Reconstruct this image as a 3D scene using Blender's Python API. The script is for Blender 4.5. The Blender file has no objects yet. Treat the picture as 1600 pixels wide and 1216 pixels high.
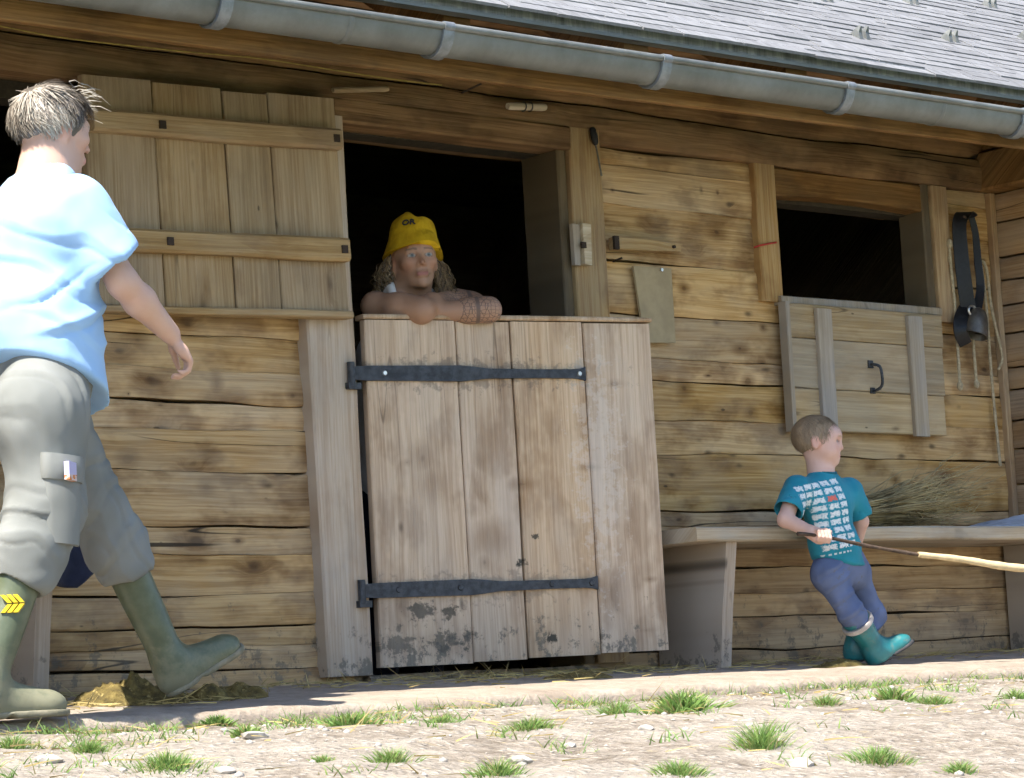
import bpy, bmesh, math, random
import numpy as np
from mathutils import Vector, Matrix, noise as mnoise

scene = bpy.context.scene
COL = scene.collection
R = math.radians

# ------------------------------------------------------------------ camera
F_PX, YAW, ROLL, DIST, HORIZON, CAM_Z = 4300.0, R(41.0), R(3.2), 8.9, 1092.0, -0.05
PITCH = math.atan((HORIZON - 608) * math.cos(ROLL) / F_PX)
CAM = np.array([-DIST*math.sin(YAW), -DIST*math.cos(YAW), CAM_Z])
FWD = np.array([math.sin(YAW)*math.cos(PITCH), math.cos(YAW)*math.cos(PITCH), math.sin(PITCH)])
_r0 = np.array([math.cos(YAW), -math.sin(YAW), 0.0]); _u0 = np.cross(_r0, FWD)
RIGHT = math.cos(ROLL)*_r0 - math.sin(ROLL)*_u0
UP = math.cos(ROLL)*_u0 + math.sin(ROLL)*_r0
cam_data = bpy.data.cameras.new('camera')
cam_data.sensor_width = 36.0
cam_data.lens = 36.0*F_PX/1600.0
cam_data.clip_start = 0.1
cam_data.clip_end = 2000.0
cam = bpy.data.objects.new('camera', cam_data); COL.objects.link(cam)
cam.matrix_world = Matrix(((RIGHT[0], UP[0], -FWD[0], CAM[0]), (RIGHT[1], UP[1], -FWD[1], CAM[1]),
                           (RIGHT[2], UP[2], -FWD[2], CAM[2]), (0, 0, 0, 1)))
scene.camera = cam

# ------------------------------------------------------------------ light
SUN_DIR = Vector((-0.62, -0.17, 1.0)).normalized()       # towards the sun
world = bpy.data.worlds.new('World'); scene.world = world; world.use_nodes = True
wn = world.node_tree; wn.nodes.clear()
sky = wn.nodes.new('ShaderNodeTexSky'); sky.sky_type = 'NISHITA'; sky.sun_disc = False
sky.sun_elevation = math.asin(SUN_DIR.z); sky.sun_rotation = math.atan2(SUN_DIR.x, SUN_DIR.y)
sky.altitude = 1200.0; sky.dust_density = 1.5
bg = wn.nodes.new('ShaderNodeBackground'); bg.inputs['Strength'].default_value = 0.12
wo = wn.nodes.new('ShaderNodeOutputWorld')
wn.links.new(sky.outputs[0], bg.inputs[0]); wn.links.new(bg.outputs[0], wo.inputs[0])
sun_data = bpy.data.lights.new('sun', 'SUN'); sun_data.energy = 5.0; sun_data.angle = R(0.53)
sun_data.color = (1.0, 0.93, 0.82)
sun = bpy.data.objects.new('sun', sun_data); COL.objects.link(sun)
sun.rotation_euler = SUN_DIR.to_track_quat('Z', 'Y').to_euler()
sun.location = (-6, -2, 10)
scene.view_settings.view_transform = 'Standard'
scene.view_settings.look = 'None'
scene.view_settings.exposure = 1.32
scene.view_settings.gamma = 1.0
scene.render.engine = 'CYCLES'
scene.cycles.max_bounces = 5; scene.cycles.diffuse_bounces = 3; scene.cycles.glossy_bounces = 2
scene.cycles.use_adaptive_sampling = True; scene.cycles.adaptive_threshold = .03; scene.cycles.adaptive_min_samples = 12
scene.cycles.filter_width = 1.5
scene.cycles.use_denoising = True

# ------------------------------------------------------------------ helpers
def project(P):
    v = np.asarray(P, float)-CAM; d = v@FWD
    return 800+F_PX*(v@RIGHT)/d, 608-F_PX*(v@UP)/d, d
def ray(px, py): return FWD+RIGHT*(px-800)/F_PX-UP*(py-608)/F_PX
def at(px, py, y):                       # real point on the upright plane y = const (parallel to the wall)
    r = ray(px, py); return CAM+r*((y-CAM[1])/r[1])
def V(px, py, y): return Vector(at(px, py, y))

def tag(o, label=None, cat=None, group=None, kind=None):
    if label: o['label'] = label
    if cat: o['category'] = cat
    if group: o['group'] = group
    if kind: o['kind'] = kind
    return o
def empty(name, loc=(0, 0, 0), parent=None):
    o = bpy.data.objects.new(name, None); COL.objects.link(o); o.location = loc; o.empty_display_size = 0.1
    if parent: o.parent = parent
    return o
def link(name, me, material=None, parent=None, smooth=None):
    if material is not None and len(me.materials) == 0: me.materials.append(material)
    o = bpy.data.objects.new(name, me); COL.objects.link(o)
    if parent: o.parent = parent
    if smooth is not None:
        me.shade_smooth()
        if smooth < 180: me.set_sharp_from_angle(angle=R(smooth))
    return o
def mesh_from(verts, faces, name='mesh', fix=True):
    me = bpy.data.meshes.new(name); me.from_pydata([tuple(v) for v in verts], [], faces); me.update()
    if fix:
        bm = bmesh.new(); bm.from_mesh(me); bmesh.ops.recalc_face_normals(bm, faces=bm.faces); bm.to_mesh(me); bm.free()
    return me
class MB:
    """collects shapes for ONE mesh object"""
    def __init__(s): s.v = []; s.f = []
    def add(s, verts, faces):
        n = len(s.v); s.v += [tuple(v) for v in verts]; s.f += [tuple(i+n for i in f) for f in faces]
    def box(s, x0, x1, y0, y1, z0, z1):
        s.add([(x0,y0,z0),(x1,y0,z0),(x1,y1,z0),(x0,y1,z0),(x0,y0,z1),(x1,y0,z1),(x1,y1,z1),(x0,y1,z1)],
              [(0,3,2,1),(4,5,6,7),(0,1,5,4),(1,2,6,5),(2,3,7,6),(3,0,4,7)])
    def rings(s, rings, cap=True, closed=True):
        n = len(rings[0]); vs = [p for r in rings for p in r]; fs = []
        for i in range(len(rings)-1):
            for j in range(n if closed else n-1):
                k = (j+1) % n; fs.append((i*n+j, i*n+k, (i+1)*n+k, (i+1)*n+j))
        if cap and closed:
            fs.append(tuple(range(n-1, -1, -1))); fs.append(tuple((len(rings)-1)*n+j for j in range(n)))
        s.add(vs, fs)
    def tube(s, pts, rad, n=8, cap=True):
        pts = [Vector(p) for p in pts]; rings = []; prev = None
        for i, p in enumerate(pts):
            d = (pts[min(i+1, len(pts)-1)]-pts[max(i-1, 0)]).normalized()
            if prev is None:
                a = Vector((0, 0, 1)) if abs(d.z) < .9 else Vector((1, 0, 0)); prev = d.cross(a).normalized()
            u = (prev-d*prev.dot(d)).normalized(); prev = u; w = d.cross(u)
            r = rad[i] if isinstance(rad, (list, tuple)) else rad
            rings.append([p+(u*math.cos(2*math.pi*j/n)+w*math.sin(2*math.pi*j/n))*r for j in range(n)])
        s.rings(rings, cap)
    def build(s, name, material, parent=None, smooth=None, fix=True):
        return link(name, mesh_from(s.v, s.f, name, fix), material, parent, smooth)
def catmull(pts, n=6):
    pts = [Vector(p) for p in pts]; out = []
    for i in range(len(pts)-1):
        p0 = pts[max(i-1, 0)]; p1 = pts[i]; p2 = pts[i+1]; p3 = pts[min(i+2, len(pts)-1)]
        for k in range(n):
            t = k/n
            out.append(0.5*((2*p1)+(p2-p0)*t+(2*p0-5*p1+4*p2-p3)*t*t+(3*p1-p0-3*p2+p3)*t**3))
    out.append(pts[-1]); return out
def n1(x, seed=0.0): return mnoise.noise(Vector((x, seed*7.31+0.37, seed*1.7)))
def timber(name, parent, material, axis, s0, s1, a0, a1, b0, b1, ch=0.005, ch2=None, step=0.1, wob=0.003, hew=0.0, bulge=0.0, seed=0.0, smooth=35):
    """squared timber lofted along an axis. axis x: a=z, b=y; axis z: a=x, b=y; axis y: a=z, b=x. b0 is the seen side."""
    fa0 = a0 if callable(a0) else (lambda s: a0); fa1 = a1 if callable(a1) else (lambda s: a1)
    n = max(2, int(abs(s1-s0)/step)+1); rings = []
    sg = 1 if b1 > b0 else -1
    c2 = ch if ch2 is None else ch2
    for i in range(n):
        s = s0+(s1-s0)*i/(n-1)
        lo = fa0(s)+wob*n1(s*2.3, seed+1); hi = fa1(s)+wob*n1(s*2.3, seed+2)
        h = hi-lo; prof = []
        K = 6 if (hew or bulge) else 1
        prof.append((lo, b0+sg*ch)); 
        for k in range(K+1):
            t = k/K; a = lo+ch+(h-ch-c2)*t
            d = bulge*(4*(t-.5)**2) + hew*mnoise.noise(Vector((s*2.2+seed*3.1, a*9.0, seed)))+hew*.7*mnoise.noise(Vector((s*7+seed, a*16.0, seed+4)))
            prof.append((a, b0+sg*d))
        prof.append((hi, b0+sg*c2)); prof += [(hi, b1), (lo, b1)]
        if axis == 'x': rings.append([(s, b, a) for a, b in prof])
        elif axis == 'z': rings.append([(a, b, s) for a, b in prof])
        else: rings.append([(b, s, a) for a, b in prof])
    m = MB(); m.rings(rings)
    return m.build(name, material, parent, smooth)

# ------------------------------------------------------------------ shader helpers
class G:
    def __init__(s, name):
        s.m = bpy.data.materials.new(name); s.m.use_nodes = True; s.t = s.m.node_tree; s.t.nodes.clear()
    def node(s, ty, **kw):
        n = s.t.nodes.new(ty)
        for k, v in kw.items(): setattr(n, k, v)
        return n
    def put(s, sock, v):
        if hasattr(v, 'is_output'): s.t.links.new(v, sock)
        elif v is not None:
            if hasattr(sock, 'default_value') and hasattr(sock.default_value, '__len__') and not hasattr(v, '__len__'): v = [v]*len(sock.default_value)
            if hasattr(v, '__len__') and len(v) == 3 and sock.type == 'RGBA': v = (*v, 1)
            sock.default_value = v
    def math(s, op, a, b=None, c=None, clamp=False):
        n = s.node('ShaderNodeMath', operation=op, use_clamp=clamp)
        s.put(n.inputs[0], a)
        if b is not None: s.put(n.inputs[1], b)
        if c is not None: s.put(n.inputs[2], c)
        return n.outputs[0]
    def vmath(s, op, a, b):
        n = s.node('ShaderNodeVectorMath', operation=op); s.put(n.inputs[0], a); s.put(n.inputs[1], b); return n.outputs[0]
    def noise(s, vec, scale=1, detail=2, rough=.5, dist=0):
        n = s.node('ShaderNodeTexNoise'); s.put(n.inputs['Vector'], vec); s.put(n.inputs['Scale'], scale)
        s.put(n.inputs['Detail'], detail); s.put(n.inputs['Roughness'], rough); s.put(n.inputs['Distortion'], dist); return n.outputs['Fac']
    def vor(s, vec, scale=1, feature='F1', rnd=1.0):
        n = s.node('ShaderNodeTexVoronoi', feature=feature); s.put(n.inputs['Vector'], vec); s.put(n.inputs['Scale'], scale)
        s.put(n.inputs['Randomness'], rnd); return n
    def comb(s, x, y, z):
        n = s.node('ShaderNodeCombineXYZ')
        for i, v in enumerate((x, y, z)): s.put(n.inputs[i], v)
        return n.outputs[0]
    def sep(s, v):
        n = s.node('ShaderNodeSeparateXYZ'); s.put(n.inputs[0], v); return n.outputs
    def ramp(s, f, stops, interp='LINEAR'):
        n = s.node('ShaderNodeValToRGB'); s.put(n.inputs[0], f); cr = n.color_ramp; cr.interpolation = interp
        while len(cr.elements) < len(stops): cr.elements.new(0.5)
        for e, (p, c) in zip(cr.elements, stops): e.position = p; e.color = (*c, 1) if len(c) == 3 else c
        return n.outputs[0]
    def mix(s, f, a, b, blend='MIX'):
        n = s.node('ShaderNodeMix', data_type='RGBA', blend_type=blend); s.put(n.inputs[0], f); s.put(n.inputs[6], a); s.put(n.inputs[7], b); return n.outputs[2]
    def mr(s, v, a, b, c=0.0, d=1.0, smooth=True):
        n = s.node('ShaderNodeMapRange', interpolation_type='SMOOTHSTEP' if smooth else 'LINEAR', clamp=True)
        for i, q in enumerate((v, a, b, c, d)): s.put(n.inputs[i], q)
        return n.outputs[0]
    def coord(s, which='Object'): return s.node('ShaderNodeTexCoord').outputs[which]
    def rnd(s): return s.node('ShaderNodeObjectInfo').outputs['Random']
    def bump(s, h, strength=.3, dist=.01, normal=None):
        n = s.node('ShaderNodeBump'); s.put(n.inputs['Height'], h); n.inputs['Strength'].default_value = strength; n.inputs['Distance'].default_value = dist
        if normal is not None: s.put(n.inputs['Normal'], normal)
        return n.outputs[0]
    def out(s, color, rough=.7, normal=None, metal=0.0, spec=.3, sss=0.0, alpha=None, sheen=0.0, emit=None):
        b = s.node('ShaderNodeBsdfPrincipled'); s.put(b.inputs['Base Color'], color); s.put(b.inputs['Roughness'], rough)
        s.put(b.inputs['Metallic'], metal); s.put(b.inputs['Specular IOR Level'], spec)
        if normal is not None: s.put(b.inputs['Normal'], normal)
        if sss: b.inputs['Subsurface Weight'].default_value = sss; b.inputs['Subsurface Radius'].default_value = (.012, .005, .003); b.inputs['Subsurface Scale'].default_value = 1.0
        if sheen: b.inputs['Sheen Weight'].default_value = sheen
        o = s.node('ShaderNodeOutputMaterial'); s.t.links.new(b.outputs[0], o.inputs[0]); return s.m

def wood(name, grain, light, mid, dark, grey=0.3, grey_col=(.33, .29, .235), knots=.55, crack=.5, dirt=None, stain=.55, fine=.46, kscale=(2.6, 6.0), tint=.12, ringf=30.0, specks=.0, warpk=.03, spots=(), patches=()):
    g = G(name); o = g.sep(g.coord()); rn = g.rnd()
    ax = {'x': (0, 1, 2), 'z': (2, 1, 0), 'y': (1, 0, 2)}[grain]
    gx = g.math('ADD', o[ax[0]], g.math('MULTIPLY', rn, 37.7)); gy = o[ax[1]]
    gz = g.math('ADD', o[ax[2]], g.math('MULTIPLY', rn, 11.3))
    if grain == 'x': gz = g.math('ADD', gz, g.math('MULTIPLY', gy, .8))
    def cv(a, b, c=0.0): return g.comb(g.math('MULTIPLY', gx, a), g.math('MULTIPLY', gz, b), c if c else g.math('MULTIPLY', rn, 9.0))
    warp = g.noise(cv(1.1, 2.6), 1, 1, .5)
    gzw = g.math('ADD', gz, g.math('MULTIPLY', g.math('SUBTRACT', warp, .5), warpk))
    # knots: small dark hearts with a soft, uneven brown halo
    vk = g.vor(g.comb(g.math('MULTIPLY', gx, kscale[0]), g.math('MULTIPLY', gz, kscale[1]), g.math('MULTIPLY', rn, 5.0)), 1, 'F1', 1.0)
    vc0 = g.sep(vk.outputs['Color']); keep = g.math('GREATER_THAN', vc0[0], 1-knots)
    wob = g.math('MULTIPLY', g.math('SUBTRACT', g.noise(cv(22, 30), 1, 1), .5), .16)
    pat = g.noise(cv(3.4, 6.0), 1, 4, .62)
    kd = g.math('ADD', vk.outputs['Distance'], wob)
    kh = g.math('ADD', kd, g.math('MULTIPLY', g.math('SUBTRACT', pat, .5), 1.2))
    halo = g.math('MULTIPLY', keep, g.mr(kh, .06, .46, 1, 0))
    core = g.math('MULTIPLY', keep, g.mr(kd, .03, g.math('ADD', .08, g.math('MULTIPLY', vc0[1], .13)), 1, 0))
    # straight grain
    q = g.math('ADD', g.math('MULTIPLY', gzw, ringf), g.math('MULTIPLY', g.math('MULTIPLY', keep, g.mr(kd, .0, .35, 1, 0)), 1.3))
    ring = g.noise(g.comb(g.math('MULTIPLY', gx, .55), q, g.math('MULTIPLY', rn, 3.0)), 1, 4, .70)
    fin = g.noise(g.comb(g.math('MULTIPLY', gx, 3.5), g.math('MULTIPLY', gzw, 120.0), 0.0), 1, 3, .65)
    f = g.math('ADD', g.math('MULTIPLY', ring, 1-fine), g.math('MULTIPLY', fin, fine))
    col = g.ramp(f, [(.30, tuple(.45*d_+.55*m_ for d_, m_ in zip(dark, mid))), (.45, mid), (.57, light), (.80, tuple(min(1, c*1.18) for c in light))])
    cream = g.mr(g.noise(cv(1.6, 3.6), 1, 2, .5), .50, .68, 0, .45)
    col = g.mix(cream, col, tuple(min(1, c*k_) for c, k_ in zip(light, (1.12, 1.16, 1.30))))
    # soft brown smudges
    brown = g.mix(g.mr(f, .35, .62), dark, tuple(.42*m_+.58*d_ for d_, m_ in zip(dark, mid)))
    stf = g.math('MULTIPLY', g.mr(pat, .47, .64), stain)
    col = g.mix(stf, col, brown)
    def spot(sx, sz, rx, rz, k_):
        d = g.node('ShaderNodeVectorMath', operation='LENGTH'); g.put(d.inputs[0], g.vmath('MULTIPLY', g.vmath('SUBTRACT', flat, (sx, 0, sz)), (1/rx, 0, 1/rz)))
        return g.math('ADD', d.outputs['Value'], g.math('MULTIPLY', g.math('SUBTRACT', pat, .5), k_))
    if spots or patches: flat = g.comb(o[0], 0.0, o[2])
    for sx, sz, rx, rz, hs_, cs_ in spots:       # single knots of this very piece of timber
        e = spot(sx, sz, rx, rz, 1.5)
        halo = g.math('MAXIMUM', halo, g.mr(e, .15, 1.0, hs_, 0))
        if cs_: core = g.math('MAXIMUM', core, g.mr(g.math('ADD', e, g.math('MULTIPLY', wob, 1.5)), .08, .28, cs_, 0))
    col = g.mix(g.math('MULTIPLY', halo, .85), col, brown)
    col = g.mix(g.math('MULTIPLY', core, .85), col, tuple(.5*c for c in dark))
    # weathering
    gp = g.noise(cv(1.7, 4.0), 1.3, 3, .62)
    wf = g.math('MULTIPLY', g.mr(gp, .40, .66), grey)
    col = g.mix(wf, col, g.mix(f, tuple(.55*c for c in grey_col), tuple(1.25*c for c in grey_col)))
    # drying cracks along the grain
    cn = g.noise(cv(.40, 9.0), 1, 1, .4)
    cl = g.math('ABSOLUTE', g.math('SUBTRACT', cn, .5))
    cm = g.mr(g.noise(cv(1.1, 2.3), 1, 1), .54, .60)
    ck = g.math('MULTIPLY', g.math('MULTIPLY', g.mr(cl, .001, .0045, 1, 0), cm), crack)
    col = g.mix(ck, col, (.018, .012, .007))
    if specks:
        vs = g.vor(g.comb(g.math('MULTIPLY', gx, 11.0), g.math('MULTIPLY', gz, 26.0), 0.0), 1); vc = g.sep(vs.outputs['Color'])
        sk = g.math('MULTIPLY', g.math('GREATER_THAN', vc[1], 1-specks), g.mr(g.math('ADD', vs.outputs['Distance'], g.math('MULTIPLY', wob, 1.8)), .04, g.math('ADD', .12, g.math('MULTIPLY', vc[2], .25)), 1, 0))
        col = g.mix(g.math('MULTIPLY', sk, .75), col, (.050, .035, .022))
    if dirt:
        amt, z0, z1, dcol = dirt
        zf = g.mr(o[2], z0, z1, 1, 0)
        dn = g.noise(g.comb(g.math('MULTIPLY', o[0], 15.0), g.math('MULTIPLY', o[1], 15.0), g.math('MULTIPLY', o[2], 13.0)), 1, 5, .78)
        th = g.math('SUBTRACT', .76, g.math('MULTIPLY', zf, .24))
        spl = g.mr(g.math('SUBTRACT', dn, th), -.03, .06)
        col = g.mix(g.math('MULTIPLY', g.math('MULTIPLY', spl, g.math('POWER', zf, .6)), .85*amt), col, dcol)
        col = g.mix(g.math('MULTIPLY', zf, .35*amt), col, (.20, .18, .15))
    if patches: dfine = g.noise(flat, 26, 4, .7)
    for sx, sz, rx, rz, pc, am in patches:       # mud and iron stains
        e = g.math('ADD', spot(sx, sz, rx, rz, 1.0), g.math('MULTIPLY', g.math('SUBTRACT', dfine, .5), 5.0)); col = g.mix(g.mr(e, .3, .9, am, 0), col, pc)
    # piece to piece tint
    hs = g.node('ShaderNodeHueSaturation'); g.put(hs.inputs['Color'], col)
    g.put(hs.inputs['Value'], g.math('ADD', 1-tint, g.math('MULTIPLY', rn, 2*tint)))
    g.put(hs.inputs['Saturation'], g.math('ADD', .9, g.math('MULTIPLY', g.math('FRACT', g.math('MULTIPLY', rn, 7.7)), .2)))
    bh = g.noise(g.comb(g.math('MULTIPLY', gx, 4.0), g.math('MULTIPLY', gz, 120.0), 0.0), 1, 1, .5)
    return g.out(hs.outputs[0], .78, g.bump(bh, .55, .005), spec=.22)
def plain(name, col, rough=.6, metal=0.0, var=.25, scale=30.0, bump=.15, spec=.4):
    g = G(name); c = g.coord(); n = g.noise(c, scale, 5, .65)
    k = g.mix(g.mr(n, .3, .7), tuple(x*(1-var) for x in col), tuple(min(1, x*(1+var)) for x in col))
    return g.out(k, rough, g.bump(n, bump, .003), metal, spec)

M = {}
M['log'] = wood('log_wood', 'x', (.60, .405, .195), (.44, .265, .105), (.135, .060, .018), grey=.30, grey_col=(.47, .40, .30), knots=.72, crack=.9, kscale=(4.2, 7.5), tint=.13, dirt=(.85, -.05, .62, (.10, .092, .072)), stain=.72, specks=.14)
M['log_left'] = wood('log_wood_left', 'x', (.60, .405, .195), (.44, .265, .105), (.135, .060, .018), grey=.30, grey_col=(.47, .40, .30), knots=.72, crack=.9, kscale=(4.2, 7.5), tint=.13, dirt=(.85, -.05, .62, (.10, .092, .072)), stain=.72, specks=.14, spots=[(-1.161,.933,.035,.06,.9,.3),(-.883,.903,.045,.04,.9,.6),(-1.469,.891,.012,.012,.8,1),(-1.454,.834,.05,.045,.8,.2),(-1.358,.861,.06,.02,.8,.5),(-1.21,.708,.045,.05,.8,.4),(-.838,.724,.05,.06,1,.5),(-1.0,.638,.05,.035,.8,.4),(-.93,.578,.05,.012,1,1),(-1.106,.461,.035,.02,.9,.8),(-.896,.348,.045,.035,.7,.4),(-1.153,1.132,.08,.05,.9,.3),(-1.433,1.05,.06,.045,.9,.5),(-.844,.614,.05,.07,.9,.0),(-1.214,.623,.05,.04,.7,.3),(-1.482,.704,.05,.04,.7,.3)])
M['log_right'] = wood('log_wood_right', 'x', (.60, .405, .195), (.44, .265, .105), (.135, .060, .018), grey=.30, grey_col=(.47, .40, .30), knots=.72, crack=.9, kscale=(4.2, 7.5), tint=.13, dirt=(.85, -.05, .62, (.10, .092, .072)), stain=.72, specks=.14, spots=[(1.002,1.539,.075,.045,1,.9),(.938,1.594,.055,.014,1,1),(1.092,1.61,.04,.010,.9,.9),(.933,1.683,.014,.022,.9,.9),(1.015,1.68,.014,.016,.9,.8),(.818,1.329,.045,.04,.9,.6),(1.077,1.129,.07,.035,1,.8),(.787,.977,.065,.06,1,.6),(1.107,1.012,.05,.04,.8,.5),(.909,1.026,.034,.010,1,1),(1.104,.903,.05,.045,.7,.5),(.973,1.215,.03,.02,.9,.6),(1.204,1.21,.03,.025,.9,.6),(.502,1.648,.018,.012,.8,.8),(1.184,1.349,.05,.05,.8,.4),(1.845,.671,.04,.03,.8,.6)])
M['beam'] = wood('eave_shaded_beam_wood', 'x', (.28, .158, .065), (.19, .10, .037), (.07, .034, .012), grey=.22, grey_col=(.19, .15, .09), knots=.5, crack=1.0, stain=.6)  # shade under the eave is darkened into this wood colour
M['log_y'] = wood('wing_log_wood', 'y', (.42, .28, .155), (.31, .19, .095), (.14, .075, .035), grey=.5, grey_col=(.34, .28, .22), knots=.5, crack=.8, stain=.5)
M['post'] = wood('post_wood', 'z', (.54, .43, .32), (.44, .32, .215), (.26, .165, .095), grey=.5, grey_col=(.44, .385, .32), knots=.25, crack=.35, dirt=(.95, 0.0, .38, (.085, .082, .068)), stain=.35, specks=.04)
M['frame'] = wood('frame_wood', 'z', (.47, .33, .17), (.36, .22, .10), (.19, .10, .045), grey=.3, knots=.3, crack=.4, stain=.5)
M['door'] = wood('door_plank_wood', 'z', (.62, .465, .315), (.49, .34, .215), (.23, .13, .062), grey=.32, grey_col=(.52, .44, .36), knots=.45, crack=.4, dirt=(1.0, -.05, .42, (.080, .080, .066)), stain=.55, kscale=(3.2, 7.0), ringf=30., specks=.03, warpk=.05,
    spots=[(.125,.628,.022,.020,.6,.5),(.180,.640,.06,.08,.8,.5),(.383,.631,.045,.06,.7,.6),(.375,.311,.035,.05,.7,.6),(.405,.385,.10,.09,.9,0),(.527,.554,.075,.035,1,.7),(.771,.606,.06,.018,.8,.6),(.208,.560,.09,.10,.7,0),(.42,.70,.08,.16,.55,0),(.962,.241,.05,.016,.8,.5),(.939,.078,.06,.014,.7,.5),(.876,.874,.05,.02,.5,.4)],
    patches=[(.36,.905,.46,.055,(.10,.085,.075),.45),(.36,.235,.46,.05,(.10,.09,.08),.35),(.151,.164,.06,.045,(.06,.058,.048),.8),(.22,.07,.09,.04,(.075,.072,.06),.75),(.06,.075,.09,.05,(.085,.08,.068),.7),(.305,.073,.05,.035,(.075,.072,.06),.75),(.585,.065,.03,.018,(.04,.04,.033),.95),(.493,.304,.022,.014,(.04,.04,.033),.95),(.555,.385,.014,.012,(.05,.05,.04),.9),(.24,.154,.035,.03,(.05,.05,.04),.8),(.80,.62,.10,.40,(.66,.58,.50),.35)])
M['shutter'] = wood('upper_door_wood', 'z', (.43, .31, .175), (.33, .222, .112), (.15, .082, .036), grey=.34, grey_col=(.33, .275, .19), knots=.45, crack=.25, stain=.35, kscale=(3.4, 8), ringf=34., specks=.04, warpk=.05)
M['batten'] = wood('batten_wood', 'x', (.46, .33, .18), (.36, .24, .118), (.21, .12, .055), grey=.3, knots=.3, crack=.2, stain=.3)
M['hatch'] = wood('hatch_wood', 'x', (.50, .38, .225), (.39, .275, .145), (.21, .135, .066), grey=.5, grey_col=(.37, .325, .25), knots=.4, crack=.5, stain=.35, specks=.14)
M['hatch_batten'] = wood('hatch_batten_wood', 'z', (.44, .365, .28), (.35, .285, .205), (.22, .18, .14), grey=.7, grey_col=(.36, .34, .32), knots=.2, crack=.3, stain=.2)
M['bench'] = wood('bench_wood', 'x', (.50, .42, .31), (.41, .325, .225), (.24, .17, .105), grey=.7, grey_col=(.42, .385, .32), knots=.35, crack=.4, stain=.3, specks=.05)
M['bench_leg'] = wood('bench_support_wood', 'z', (.50, .41, .32), (.41, .32, .235), (.24, .17, .115), grey=.6, grey_col=(.42, .375, .32), knots=.3, crack=.4, stain=.3, dirt=(.8, 0, .3, (.07, .065, .055)), specks=.30)
M['jamb'] = wood('shaded_jamb_wood', 'z', (.14, .105, .062), (.105, .075, .042), (.05, .034, .02), grey=.4, grey_col=(.10, .09, .075), knots=.3, crack=.5, stain=.4)  # shade inside the door and window reveals is put into this dark colour
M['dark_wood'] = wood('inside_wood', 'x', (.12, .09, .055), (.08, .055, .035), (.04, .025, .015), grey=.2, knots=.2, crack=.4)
M['pale_wood'] = wood('pale_wood', 'x', (.58, .50, .38), (.48, .39, .27), (.33, .25, .16), grey=.3, knots=.1, crack=.1, stain=.1)
M['bracket'] = plain('bracket_steel', (.24, .26, .28), .5, .5, .2, 30)
M['iron'] = plain('forged_iron', (.060, .064, .072), .55, .55, .35, 45, .4)
M['rust'] = plain('rusty_nail', (.045, .03, .022), .8, .2)
M['screw'] = plain('bright_screw', (.75, .75, .72), .35, .9)
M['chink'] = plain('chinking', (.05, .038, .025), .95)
g = G('zinc'); c = g.coord(); s3 = g.sep(c)
n1_ = g.noise(c, 5, 6, .7); n2_ = g.noise(g.comb(g.math('MULTIPLY', s3[0], 22.0), s3[1], g.math('MULTIPLY', s3[2], 3.0)), 1, 4, .6)
k = g.ramp(g.math('ADD', g.math('MULTIPLY', n1_, .85), g.math('MULTIPLY', n2_, .15)), [(.3, (.12, .125, .118)), (.5, (.18, .187, .178)), (.7, (.25, .26, .252))])
M['zinc'] = g.out(k, g.mr(n1_, .3, .7, .42, .62), g.bump(n2_, .12, .003), .35, .5)
g = G('weathered_shingle'); c = g.coord('Object'); rn = g.rnd(); s3 = g.sep(c)
gr = g.noise(g.comb(g.math('ADD', g.math('MULTIPLY', s3[0], 9.0), g.math('MULTIPLY', rn, 90.0)), g.math('MULTIPLY', s3[1], 1.2), g.math('MULTIPLY', rn, 30.0)), 1, 5, .65)
k = g.ramp(gr, [(.25, (.125, .126, .134)), (.5, (.185, .188, .20)), (.8, (.245, .25, .265))])
hs = g.node('ShaderNodeHueSaturation'); g.put(hs.inputs['Color'], k); g.put(hs.inputs['Value'], g.math('ADD', .88, g.math('MULTIPLY', rn, .24)))
M['shingle'] = g.out(hs.outputs[0], .7, g.bump(gr, .4, .004), spec=.3)
g = G('eave_edge_wood'); c = g.coord(); s3 = g.sep(c)
gr = g.noise(g.comb(g.math('MULTIPLY', s3[0], 38.0), g.math('MULTIPLY', s3[1], 2.0), g.math('MULTIPLY', s3[2], 5.0)), 1, 5, .7)
M['eave'] = g.out(g.ramp(gr, [(.3, (.13, .135, .15)), (.5, (.25, .26, .28)), (.72, (.42, .43, .45))]), .75, g.bump(gr, .4, .006))
# ------------------------------------------------------------------ the ground
def ground_z(x, y):
    t = -1.0-y
    if t < 0: return -0.075 - 0.3*min(-t, .5)
    if t < 5.7: z = -0.075-0.02*t-0.035*t*t
    else: z = -0.075-.114-1.137-0.35*(t-5.7) if t < 20 else -0.075-.114-1.137-0.35*14.3-.15*(t-20)
    return z
def ground_bump(x, y):
    return .016*mnoise.noise(Vector((x*3.1, y*3.1, 1.3)))+.010*mnoise.noise(Vector((x*9, y*9, 7.7)))+.004*mnoise.noise(Vector((x*31, y*31, 2.2)))
def ground_full(x, y):
    e = max(0.0, 1-abs(y+1.03)/.16); return ground_z(x, y)+ground_bump(x, y)*(1 if -6 < y < -1 else .3)+e*.018*mnoise.noise(Vector((x*14, y*10, 4)))
def on_ground(px, py):
    r = ray(px, py); t = 3.0
    while t < 14:
        p = CAM+r*t
        if p[2] < ground_z(p[0], p[1]): break
        t += .01
    return p
xs = sorted(set([-150, -90, -50, -30, -18, -12, -9]+[round(-7+.07*i, 3) for i in range(int(10.5/.07))]+[3.6, 4.2, 5, 7, 10, 15, 25, 45, 90, 150]))
ys = sorted(set([-150, -90, -50, -30, -20, -14, -10, -8]+[round(-6.6+.2*i, 3) for i in range(14)]+[round(-3.7+.05*i, 3) for i in range(57)]+[-.85, -.6, 0, 1, 3, 6, 12, 25, 60, 150]))
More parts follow.
